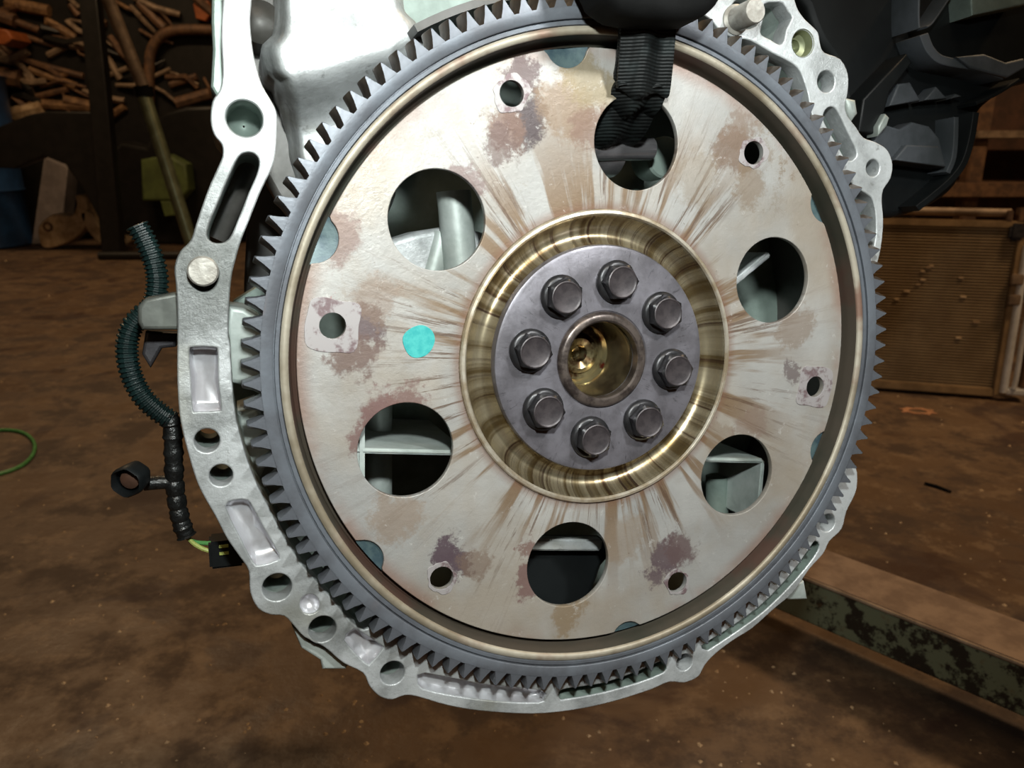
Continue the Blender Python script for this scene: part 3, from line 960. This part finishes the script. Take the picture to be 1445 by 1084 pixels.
# body of the block going away behind the bulkhead
link('block_body', extrude2d([cr2(px([(420, -60), (420, 300), (400, 560), (480, 800), (700, 860), (860, 840), (930, 700), (940, 400), (900, 60), (860, -60)], .152), 3)], .152, .36, .006, 2), 'alu_green', eb)

# ------------------------------------------------------------------ lifting strap and its hook
st = thing('lifting_strap', 'black woven nylon strap looped through the top hole of the flexplate', 'strap', ENG)


def ribbon(path, width, th, wav, nx=28):
    """path: list of (x, y, z); ribbon spans x; wav(u, j) pushes it along y"""
    P = cr(path, 6, closed=False)
    top, bot = [], []
    vs, fs = [], []
    L = len(P)
    for j, p in enumerate(P):
        t = (P[min(j + 1, L - 1)] - P[max(j - 1, 0)]).normalized()
        nrm = Vector((1, 0, 0)).cross(t).normalized()
        wj = width[0] + (width[1] - width[0]) * j / (L - 1)
        for s_ in (1, -1):
            for i in range(nx):
                u = i / (nx - 1)
                edge = min(1.0, 6 * min(u, 1 - u) + 0.35)
                vs.append(p + Vector(((u - .5) * wj, 0, 0)) + nrm * (wav(u, j / L) + s_ * th / 2 * edge))
    for j in range(L - 1):
        for i in range(nx - 1):
            a_ = j * 2 * nx + i
            b_ = a_ + 2 * nx
            fs.append((a_, a_ + 1, b_ + 1, b_))
            fs.append((a_ + nx, b_ + nx, b_ + nx + 1, a_ + nx + 1))
        for i in (0, nx - 1):
            a_ = j * 2 * nx + i
            fs.append((a_, a_ + 2 * nx, a_ + 3 * nx, a_ + nx))
    return MB().add(vs, fs)


qa, qb, qc = E(918, -70, -.018), E(915, 40, -.014), E(908, 125, -.006)
zh = 0.0905 + 0.0194
path = [qa, qb, qc, Vector((qc.x, -.0035, zh + .001)), Vector((qc.x, .002, zh - .0042)), Vector((qc.x, .012, zh - .0060)), Vector((qc.x - .001, .028, zh - .0065)), Vector((qc.x - .001, .046, zh - .002)), Vector((qc.x - .001, .056, zh + .02))]
ribbon(path, (0.0225, 0.0240), 0.0035, lambda u, v: 0.0026 * math.sin(u * 9.0 + 1.0) * (0.6 + .4 * v)).build('front_fold', 'strap', st)
path = [p + Vector((.001, .0042, 0)) for p in path[:2]] + [Vector((qc.x + .001, -.0010, zh + .006)), Vector((qc.x + .001, .014, zh - .0110)), Vector((qc.x + .001, .030, zh - .0165)), Vector((qc.x + .001, .046, zh - .0165)), Vector((qc.x, .058, zh + .01))]
ribbon(path, (0.0215, 0.0270), 0.0035, lambda u, v: 0.0018 * math.sin(u * 7.0 + 2.6)).build('rear_fold', 'strap', st)
hk = thing('hoist_hook', 'black hoist hook holding the strap above the flexplate', 'hook', ENG)
hpts = [(838, -80), (846, -10), (862, 10), (885, 22), (930, 27), (975, 28), (1000, 18), (1018, -10), (1022, -80)]
link('hook_body', extrude2d([cr2(px(hpts, -.030), 4)], -.034, -.010, .006, 4), 'black_rubber', hk)
MB().lathe([(0.0030, -.036), (0.0045, -.035), (0.0045, -.008), (.003, -.007)], 24, (E(930, -30, -.034).x, 0, E(930, -30, -.034).z), cap0=True, cap1=True).build('hook_pin', 'steel_dark', hk)

# ------------------------------------------------------------------ black plastic housing at upper right
pc = thing('intake_housing', 'black ribbed plastic intake housing on the engine, upper right', 'housing', ENG)
YH = .075
shell = [(1120, -80), (1140, 10), (1160, 60), (1180, 90), (1195, 150), (1215, 200), (1235, 270), (1250, 306), (1290, 300), (1325, 284), (1350, 262), (1362, 232), (1374, 190), (1382, 160), (1402, 140), (1430, 122), (1470, 95), (1500, -80)]
link('shell', extrude2d([cr2(px(shell, YH + .02), 3)], YH + .020, YH + .10, .004, 3), 'black_plastic', pc)


def slab(pts, y0, y1, mat, name, bev=.0012):
    return link(name, extrude2d([px(pts, y0)], y0, y1, bev, 2), mat, pc)


def strip(pts, wpx, y0, y1, mat, name):
    """bent strip following a pixel polyline"""
    P = cr([(a_, b_, 0) for a_, b_ in pts], 5, closed=False)
    lo, hi = [], []
    for j, p in enumerate(P):
        t = (P[min(j + 1, len(P) - 1)] - P[max(j - 1, 0)]).normalized()
        nn = Vector((-t.y, t.x, 0)) * wpx / 2
        lo.append(((p - nn).x, (p - nn).y))
        hi.append(((p + nn).x, (p + nn).y))
    return link(name, extrude2d([px(lo + hi[::-1], y0)], y0, y1, .0006, 1), mat, pc)


strip([(1298, -20), (1297, 20), (1298, 40)], 3, YH, YH + .03, 'grey_plastic', 'rib')
strip([(1304, 48), (1312, 68), (1325, 82), (1345, 88), (1380, 94), (1418, 106)], 13, YH + .002, YH + .03, 'grey_plastic', 'flange')
slab([(1350, 80), (1390, 76), (1420, 88), (1445, 82), (1450, 94), (1422, 110), (1370, 96)], YH, YH + .03, 'grey_plastic', 'flange_corner')
strip([(1345, -10), (1318, 30), (1308, 38)], 3, YH + .006, YH + .03, 'grey_plastic', 'rib')
slab([(1370, -10), (1450, -10), (1450, 6), (1372, 22)], YH + .004, YH + .03, 'alu_green', 'label_plate')
slab([(1280, 75), (1288, 88), (1256, 130), (1240, 190), (1212, 186), (1218, 140), (1244, 112)], YH + .004, YH + .03, 'black_plastic', 'duct')
slab([(1255, 150), (1268, 118), (1285, 116), (1300, 142)], YH + .010, YH + .03, 'grey_plastic', 'gusset')
slab([(1304, 142), (1322, 122), (1338, 139)], YH + .010, YH + .03, 'grey_plastic', 'gusset')
slab([(1340, 140), (1350, 132), (1360, 136)], YH + .010, YH + .03, 'grey_plastic', 'gusset')
slab([(1225, 210), (1250, 176), (1270, 182), (1288, 172), (1312, 178), (1326, 195), (1336, 236), (1262, 226)], YH + .008, YH + .03, 'grey_plastic', 'rib_panel')
slab([(1262, 226), (1280, 204), (1325, 206), (1336, 236)], YH + .004, YH + .02, 'grey_plastic', 'rib_panel')
strip([(1350, 165), (1349, 200), (1346, 225), (1338, 244)], 7, YH + .006, YH + .03, 'grey_plastic', 'rib')
strip([(1378, 158), (1372, 195), (1362, 228), (1345, 252), (1318, 276), (1295, 294)], 9, YH + .006, YH + .04, 'black_plastic', 'rib')
strip([(1440, 112), (1408, 132), (1378, 146)], 5, YH + .006, YH + .04, 'black_plastic', 'rib')
slab([(1240, 178), (1250, 160), (1256, 166), (1252, 178), (1240, 192)], YH, YH + .01, 'alu_rough', 'clip')
slab([(1193, 136), (1210, 140), (1213, 160), (1204, 172), (1196, 158)], YH - .02, YH + .03, 'alu_rough', 'hose_stub', .003)

# ------------------------------------------------------------------ wiring loom at the left
wl = thing('wiring_loom', 'dark green corrugated wiring loom with taped branch beside the block', 'wiring loom', ENG)
YL = .030
cp = cr([E(*p, YL) for p in [(193, 318), (205, 340), (218, 372), (222, 400), (216, 430), (200, 445), (186, 462), (179, 490), (184, 525), (200, 558), (222, 580), (240, 592)]], 14, closed=False)
acc = 0
rads = []
for j, p in enumerate(cp):
    if j:
        acc += (p - cp[j - 1]).length
    rads.append(0.00375 + 0.00055 * (1 if math.sin(acc * 2 * PI / 0.0021) > 0 else -1))
# resample finely so that the corrugation reads
fine = []
for j in range(len(cp) - 1):
    for k in range(9):
        fine.append(cp[j].lerp(cp[j + 1], k / 9))
acc, rads = 0, []
for j, p in enumerate(fine):
    if j:
        acc += (p - fine[j - 1]).length
    rads.append(0.00385 + 0.00036 * max(-1, min(1, 2.0 * math.sin(acc * 2 * PI / 0.0018))))
MB().tube(fine, rads, 14).build('corrugated_conduit', 'conduit', wl, angle=25)
tp_ = cr([E(*p, YL) for p in [(238, 585), (243, 605), (245, 640), (246, 678), (250, 710), (256, 738), (264, 758)]], 8, closed=False)
tr_ = [0.0036 + 0.0005 * math.sin(j * 1.9) * math.sin(j * .7) - .0000 * j for j in range(len(tp_))]
tr_[-1] = .0022
MB().tube(tp_, tr_, 14).build('taped_section', 'tape', wl)
MB().tube([E(245, 680, YL), E(225, 681, YL), E(203, 683, YL)], 0.0028, 12).build('branch', 'tape', wl)
q = E(182, 678, YL - .012)
mb = MB().lathe([(0.0035, .012), (0.0066, .008), (0.0074, .0), (0.0072, -.003), (0.0066, -.004), (0.0062, -.002), (0.0060, .004), (0.0001, .004)], 24, (0, 0, 0), 'y', rf=lambda t, r_, a_: r_ * (1 + .06 * (math.sin(6 * t) > 0) * (r_ > .0062)))
rc = mb.build('round_connector', 'black_plastic', wl)
rc.location = q
rc.rotation_euler = (0.1, 0, -0.35)
rc.scale = (0.8, 0.8, 0.8)
MB().lathe([(0.0045, .0038), (0.0045, .0005), (.002, -.0005)], 20, cap1=True).build('seal', 'redwood', rc)
MB().tube(cr([E(262, 755, YL), E(272, 766, YL), E(285, 774, YL), E(298, 778, YL)], 5, closed=False), 0.0009, 8).build('yellow_wire', 'yellow_wire', wl)
MB().tube(cr([E(262, 757, YL), E(275, 765, YL + .002), E(300, 767, YL)], 5, closed=False), 0.0009, 8).build('green_wire', 'green_wire', wl)
a_, b_ = E(294, 762, YL), E(345, 794, YL)
pl = MB().box((a_.x, YL - .004, b_.z), (b_.x, YL + .008, a_.z)).build('plug', 'black_plastic', wl, bevel=.001)
for dz in (0.0022, -0.0008):
    c_ = E(314, 778, YL - .004)
    MB().box((c_.x - .0012, YL - .0046, c_.z + dz - .0006), (c_.x + .0024, YL - .0036, c_.z + dz + .0006)).build('latch_mark', 'yellow_wire', pl)

# ------------------------------------------------------------------ crane leg at lower right
zt, zb = 0.10, 0.047
A_, B_ = G(1143, 818, zt), G(1445, 938, zt)
u = (B_ - A_).normalized()
nrm = Vector((-u.y, u.x, 0))
if nrm.y < 0:
    nrm = -nrm
wd = 0.075
c0, c1 = A_ - u * 0.06, B_ + u * 0.55
cg = thing('crane_leg', 'long steel crane leg with flaking green paint and dusty top on the floor', 'crane leg')
lp0 = [c0 + Vector((0, 0, zb - zt)), c0, c0 + nrm * wd, c0 + nrm * wd + Vector((0, 0, zb - zt))]
lp1 = [p + (c1 - c0) for p in lp0]
MB().loft([lp0, lp1]).build('beam', 'flaking', cg, bevel=.003, bseg=3)
e_ = 0.0005
lp0 = [c0 + Vector((0, 0, 0)) + nrm * .002, c0 + nrm * (wd - .002), c0 + nrm * (wd - .002) + Vector((0, 0, .0012)), c0 + nrm * .002 + Vector((0, 0, .0012))]
MB().loft([lp0, [p + (c1 - c0) for p in lp0]]).build('dirt_layer', 'dirt', cg)
MB().tube([c0 + Vector((0, -.0005, -.0008)), c1 + Vector((0, -.0005, -.0008))], .0022, 8).build('worn_edge_highlight', 'rust_pale', cg)  # worn top edge, kept pale so the colour carries its highlight
for s_ in (0.06, (c1 - c0).length - .06):
    cc = c0 + u * s_ + nrm * (wd / 2)
    if s_ > .3:
        wh = MB().lathe([(0.010, -.014), (0.022, -.014), (0.0235, -.010), (0.0235, .010), (0.022, .014), (0.010, .014)], 32, (0, 0, 0), 'y', cap0=True, cap1=True).build('caster', 'black_rubber', cg)
        wh.location = (cc.x, cc.y, 0.0235)

# ------------------------------------------------------------------ radiator leaning at the right
P0, P1 = G(1240, 545, 0.012), G(1402, 557, 0.012)
u = (P1 - P0)
u.z = 0
wvis = u.length
u.normalize()
v_ = Vector((-u.y, u.x, 0))
RM = Matrix(((u.x, v_.x, 0, P1.x), (u.y, v_.y, 0, P1.y), (0, 0, 1, 0), (0, 0, 0, 1))) @ Matrix.Rotation(math.radians(-4), 4, 'X')
HT = 0.40
WD = 0.62
rd = thing('radiator', 'dusty brown car radiator core standing on the floor at the right', 'radiator', RM)
NR = 54
mb = MB()
for i in range(NR):
    z0 = 0.026 + i * (HT - 0.05) / NR
    mb.box((-WD, -.001, z0), (-.004, .016, z0 + .0028))
tag(mb.build('core_tubes', 'core', rd, smooth=False), kind='stuff')
MB().box((-WD, .0055, .02), (-.003, .013, HT - .02)).build('fin_pack', 'core_frame', rd, smooth=False)
MB().box((-WD, -.006, .008), (0, .026, .026)).build('bottom_rail', 'core_frame', rd, bevel=.002)
MB().box((-WD, -.006, HT - .026), (.004, .026, HT - .010)).build('top_rail', 'core_frame', rd, bevel=.002)
MB().tube([(-WD, .010, HT + .006), (-.02, .010, HT + .006)], 0.009, 12).build('top_hose', 'rust_pale', rd)
MB().box((-.004, -.008, .012), (.010, .024, HT - .03)).build('side_rail', 'core_frame', rd, bevel=.002)
MB().tube([(.016, -.006, .02), (.016, -.006, HT - .06)], 0.0085, 16).build('header_pipe', 'alu_pipe', rd)
MB().tube(cr([(.034, -.010, .03), (.036, -.010, .06), (.036, -.010, .16), (.044, -.010, .24), (.046, -.010, HT - .03)], 6, closed=False), 0.0055, 12).build('thin_pipe', 'alu_pipe', rd)
MB().box((.050, -.004, .03), (.066, .028, HT - .01)).build('end_plate', 'rust', rd, bevel=.002)
MB().box((.020, -.012, .016), (.060, .010, .030)).build('foot', 'alu_pipe', rd, bevel=.003)
for zc in (.225, .268):
    MB().box((-.006, -.018, zc - .011), (.018, -.006, zc + .011)).build('clip', 'rust_pale', rd, bevel=.002)
for k in range(3):
    MB().lathe([(0.0035, -.012), (0.0075, -.014), (0.0085, -.010), (0.0085, -.002)], 20, (.026, 0, .312 + k * .020), 'y', cap0=True).build('fitting', 'alu_pipe', rd)
MB().box((-.022, -.016, HT - .05), (.008, .02, HT - .015)).build('bracket', 'steel_dark', rd, bevel=.006)
for k in range(4):
    MB().box((-.03 + k * .022, -.006, HT - .012), (-.018 + k * .022, .02, HT + .012 + .006 * (k % 2))).build('mount_tab', 'rust', rd, bevel=.002)

for (cx_, cy_) in ((1310, 386), (1318, 380), (1322, 378), (1303, 405), (1310, 398), (1287, 415), (1273, 427), (1362, 394), (1364, 421), (1380, 456), (1356, 479)):
    q = RM.inverted() @ D(cx_, cy_, 1.69)
    s_ = random.uniform(.003, .005)
    MB().box((q.x - s_ * 1.4, -.004, q.z - s_ * .6), (q.x + s_ * 1.4, -.001, q.z + s_ * .6), ).build('dry_leaf_bit', 'cast', rd, bevel=.0008)
# ------------------------------------------------------------------ shelf behind the radiator
sh = thing('timber_rack', 'reddish timber rack in the dark behind the radiator', 'rack')
ds = 2.6
MB().box((D(1395, 0, ds).x, ds + .25, .02), (D(1395, 0, ds).x + 1.2, ds + .28, 1.4)).build('back_board', 'redwood', sh, bevel=.003)
a_ = D(1382, 200, ds)
MB().box((a_.x - .02, ds, 0), (a_.x + .03, ds + .05, 1.4)).build('upright', 'rust', sh, bevel=.004)
zr = D(1400, 190, ds).z
MB().box((a_.x - .02, ds - .02, zr - .012), (a_.x + 1.1, ds + .2, zr + .012)).build('shelf', 'rust_pale', sh, bevel=.003)
zr = D(1400, 268, ds).z
MB().box((a_.x - .12, ds - .03, zr - .022), (a_.x + 1.1, ds + .2, zr + .022)).build('shelf', 'rust', sh, bevel=.003)

# ------------------------------------------------------------------ things on the floor
gk = cr2([(0.030, 0.000), (0.034, 0.014), (0.022, 0.013), (0.014, 0.022), (-0.004, 0.018), (-0.016, 0.022), (-0.026, 0.012), (-0.036, 0.012), (-0.028, 0.0), (-0.036, -0.014),
          (-0.022, -0.012), (-0.012, -0.021), (0.004, -0.017), (0.016, -0.022), (0.024, -0.012), (0.036, -0.012)], 3)
me = extrude2d([gk, [(0.018 * math.cos(t), 0.012 * math.sin(t)) for t in [2 * PI * i / 24 for i in range(24)]]], 0, .002, .0003, 1)
gq = G(1295, 581)
o = link('gasket', me, 'gasket')
o.matrix_world = Matrix.Translation((gq.x, gq.y, .0022)) @ Matrix.Rotation(-.2, 4, 'Z') @ Matrix.Rotation(-PI / 2, 4, 'X')
tag(o, 'rusty flat gasket ring lying on the floor in front of the radiator', 'gasket')
a_, b_ = G(1305, 682, .003), G(1342, 694, .003)
tag(MB().tube([a_, a_.lerp(b_, .5) + Vector((0, .004, 0)), b_], [.0025, .003, .002], 8).build('twig', 'black_rubber'), 'thin dark stick on the floor above the crane leg', 'stick')
gw = [G(*p, .003) for p in [(-60, 640), (-20, 612), (10, 607), (35, 612), (48, 625), (47, 640), (35, 654), (15, 664), (-15, 672), (-60, 680)]]
tag(MB().tube(cr(gw, 6, closed=False), .0035, 10).build('green_wire', 'green_wire'), 'loop of green wire on the floor at the left edge', 'wire')
# grit scattered on the floor
mb = MB()
for k in range(480):
    pxx, pyy = random.uniform(-40, 1480), 345 + (1084 - 345) * random.random() ** 0.8
    g_ = G(pxx, pyy)
    s_ = random.choice((.001, .0014, .002, .0028)) * (0.6 + g_.y * .5)
    vs = []
    for i in range(5):
        t = i * 2 * PI / 5 + random.random()
        vs.append((g_.x + s_ * math.cos(t) * random.uniform(.6, 1.3), g_.y + s_ * math.sin(t) * random.uniform(.6, 1.3), 0.0))
    vs.append((g_.x, g_.y, s_ * .8))
    mb.add(vs, [(i, (i + 1) % 5, 5) for i in range(5)])
tag(mb.build('grit', 'cast', smooth=False), 'pale grit and crumbs scattered over the brown floor', 'grit', kind='stuff')

# ------------------------------------------------------------------ scrap heap at upper left
def prism(name, pts, dist, depth, mat, label, cat, bev=.006, group=None):
    """outline standing upright in the room at the given distance, with real depth"""
    lp = [D(a_, b_, dist) for a_, b_ in pts]
    me = extrude2d([[(p.x, p.z) for p in lp]], dist, dist + depth, bev, 2)
    return tag(link(name, me, mat), label, cat, group)


def bar(name, p0, p1, d0, d1, r_, mat, label, cat, group=None, seg=12):
    a_, b_ = D(*p0, d0), D(*p1, d1)
    return tag(MB().tube([a_, a_.lerp(b_, .33), a_.lerp(b_, .66), b_], r_, seg).build(name, mat), label, cat, group)


DH = 4.38
dxr = D(14, 200, DH).x
dr = MB().lathe([(0.26, 0.0), (0.275, .012), (0.27, .03), (0.27, .29), (.277, .30), (.27, .31), (0.27, .58), (.277, .59), (.27, .60), (0.27, .86), (0.28, .875), (.26, .88), (.25, .865), (0.001, .865)], 48, (dxr - .28, DH, 0), 'z', cap0=True)
tag(dr.build('oil_drum', 'blue'), 'blue ribbed oil drum at the far left behind the scrap', 'drum')
prism('grey_box', [(62, 222), (96, 236), (84, 345), (44, 345)], 4.42, .12, 'grey_panel', 'leaning dusty grey box beside the blue drum', 'box')
# beige casting on the floor
kb = thing('steering_knuckle', 'dusty beige cast steering knuckle lying below the grey box', 'car part')
d0 = 4.22
for nm, pts in (('body', [(55, 318), (75, 302), (100, 305), (108, 288), (106, 276), (120, 278), (122, 302), (118, 322), (100, 340), (76, 349), (60, 349), (54, 334)]),
                ('arm', [(112, 302), (128, 300), (140, 320), (160, 332), (182, 336), (178, 345), (150, 349), (128, 332)])):
    lp = [D(a_, b_, d0) for a_, b_ in pts]
    link(nm, extrude2d([cr2([(q.x, q.z) for q in lp], 3)], d0, d0 + .09, .008, 3), 'cast', kb)
q = D(68, 320, d0)
MB().lathe([(.026, d0 + .03), (.026, d0 - .004), (.015, d0 - .006), (.015, d0 + .02)], 20, (q.x, 0, q.z), cap1=True).build('bearing_seat', 'rust', kb)
prism('black_axle_housing', [(140, 230), (170, 200), (205, 208), (225, 160), (262, 150), (330, 148), (340, 300), (330, 346), (140, 346), (134, 300)], 4.46, .20, 'black_metal', 'large black axle housing behind the olive tube', 'car part', .02)
prism('black_fender', [(-30, 192), (0, 178), (40, 162), (66, 157), (130, 158), (150, 215), (150, 330), (118, 268), (92, 232), (62, 220), (20, 238), (-30, 236)], 4.00, .08, 'black_metal', 'black sheet metal fender lying across the scrap heap', 'fender')
prism('post', [(104, -60), (130, -60), (150, 130), (171, 359), (143, 359), (124, 130)], 3.92, .06, 'black_metal', 'black steel post standing in front of the scrap heap', 'post')
pole = thing('leaning_pole', 'long leaning pole, rusty above a black clamp and olive green below', 'pole')
DP = 2.26
pa, pb, pc_, pd = D(152, -2, DP), D(202, 122, DP), D(204, 136, DP), G(322, 470)
pd = Vector((pd.x, DP, 0.012))
MB().tube([pa, pa.lerp(pb, .5), pb], .0165, 16).build('rusty_section', 'rust_pale', pole)
MB().tube([pb, pc_], .024, 16).build('clamp', 'black_rubber', pole)
MB().tube([pc_, pc_.lerp(pd, .5), pd], .018, 20).build('olive_section', 'tube_green', pole)
bp = cr([D(330, 44, 4.66), D(260, 42, 4.66), D(232, 48, 4.66), D(216, 66, 4.66), D(211, 90, 4.66), D(211, 150, 4.66)], 6, closed=False)
tag(MB().tube(bp, .028, 14).build('exhaust_pipe', 'rust'), 'bent brown exhaust pipe behind the block, upper left', 'pipe')
cn = thing('olive_canister', 'olive green plastic canister behind the leaning pole', 'canister')
for nm, pts, dep in (('body', [(198, 225), (236, 218), (262, 232), (266, 268), (252, 284), (200, 284)], .11), ('cap', [(226, 284), (240, 284), (246, 304), (232, 306)], .06)):
    lp = [D(a_, b_, 4.34) for a_, b_ in pts]
    link(nm, extrude2d([[(p.x, p.z) for p in lp]], 4.34, 4.34 + dep, .016 if nm == 'body' else .006, 3), 'olive', cn)
a_, b_ = G(140, 361, .02), G(330, 360, .02)
tag(MB().tube([a_, b_], .020, 12).build('black_bar', 'black_metal'), 'black bar lying on the floor behind the loom', 'bar')
prism('orange_lump', [(-10, 38), (10, 42), (18, 55), (6, 64), (-10, 62)], 4.50, .18, 'orange', 'orange painted lump at the top left corner of the heap', 'car part', .01)
prism('red_rag', [(272, 5), (292, 0), (300, 14), (290, 30), (276, 26)], 4.66, .05, 'orange', 'red rag hanging beside the top of the block', 'rag', .006)
BARS = [((10, 4), (70, 16), 15, 'wood', 'light brown timber at the very top of the heap'), ((66, 30), (108, 54), 11, 'wood', 'short tan timber slanting down to the black post'),
        ((30, 50), (82, 66), 7, 'rust', 'thin rusty bar under the tan timber'), ((68, 78), (112, 56), 9, 'rust_pale', 'pale grey bar end rising toward the post'),
        ((42, 98), (108, 122), 10, 'wood', 'long brown timber in the middle of the heap'), ((30, 84), (118, 108), 8, 'rust', 'dark rusty bar above the long brown timber'),
        ((36, 140), (96, 126), 8, 'rust', 'rusty bar tilted up over the fender'), ((44, 146), (128, 152), 13, 'wood', 'tan timber resting on the black fender'),
        ((92, 142), (130, 150), 14, 'wood', 'short thick timber end beside the post'), ((20, 162), (60, 152), 20, 'cast', 'pale rounded bar end on the fender'),
        ((145, 70), (170, 112), 9, 'rust_pale', 'pale bar just right of the black post'), ((150, 108), (180, 96), 7, 'rust_pale', 'pale grey rod crossing right of the post'),
        ((155, 165), (176, 150), 10, 'wood', 'short tan stub below the black clamp'), ((0, 108), (30, 112), 24, 'rust', 'thick rusty bar end above the drum'),
        ((100, 6), (112, 22), 10, 'rust', 'stubby rusty bar left of the post top'), ((240, 120), (278, 108), 9, 'rust', 'dark rusty rod inside the pipe bend'),
        ((250, 146), (298, 132), 16, 'rust', 'thick rusty bar below the pipe bend'), ((20, 30), (60, 44), 9, 'rust', 'second rusty bar below the top timber'),
        ((0, 22), (22, 30), 18, 'rust', 'rusty lump at the top left edge'), ((130, 26), (150, 34), 9, 'wood', 'tan stub right of the post top'),
        ((196, 4), (232, 40), 12, 'rust', 'dark rusty bar behind the rusty pipe'), ((60, 112), (96, 104), 7, 'wood', 'thin brown stick across the heap')]
for k, (p0, p1, wpx, mt, lab) in enumerate(BARS):
    dd = 4.70 - wpx * 4.7 / FPX / 2 * 0.7
    bar('scrap_bar', p0, p1, dd, dd, wpx * dd / FPX / 2, mt, lab, 'scrap', 'scrap bars in the heap', 8)
for k in range(46):
    cx_, cy_ = (random.uniform(-5, 135), random.uniform(-5, 165)) if k < 30 else (random.uniform(145, 300), random.uniform(-5, 140))
    an = random.gauss(0.35, 0.45)
    hl = random.uniform(14, 40)
    wpx = random.choice((4, 5, 7, 9, 12))
    dd = 4.69 - wpx * 4.7 / FPX / 2 * 0.5
    a_, b_ = D(cx_ - hl * math.cos(an), cy_ - hl * math.sin(an), dd), D(cx_ + hl * math.cos(an), cy_ + hl * math.sin(an), dd)
    mid_ = a_.lerp(b_, random.uniform(.3, .7)) + Vector((random.uniform(-.03, .03), -.02, random.uniform(-.04, .04)))
    rr = wpx * dd / FPX / 2
    tag(MB().tube([a_, mid_, b_], [rr * random.uniform(.7, 1.1), rr, rr * random.uniform(.6, 1.1)], random.choice((4, 6, 8))).build('scrap_piece', random.choice(('rust', 'rust', 'black_metal', 'rust_pale', 'wood')), angle=20),
        'bent rusty piece lost among the scrap heap at the back left', 'scrap', 'bent pieces in the scrap heap')
# the dark heap the bars lie on
prism('scrap_mound', [(-200, 337), (-200, -40), (60, -60), (200, -60), (330, -40), (420, 60), (420, 337)], 4.70, .8, 'black_metal', 'dark heap of scrap metal at the back left', 'scrap', .05)

bpy.context.view_layer.update()
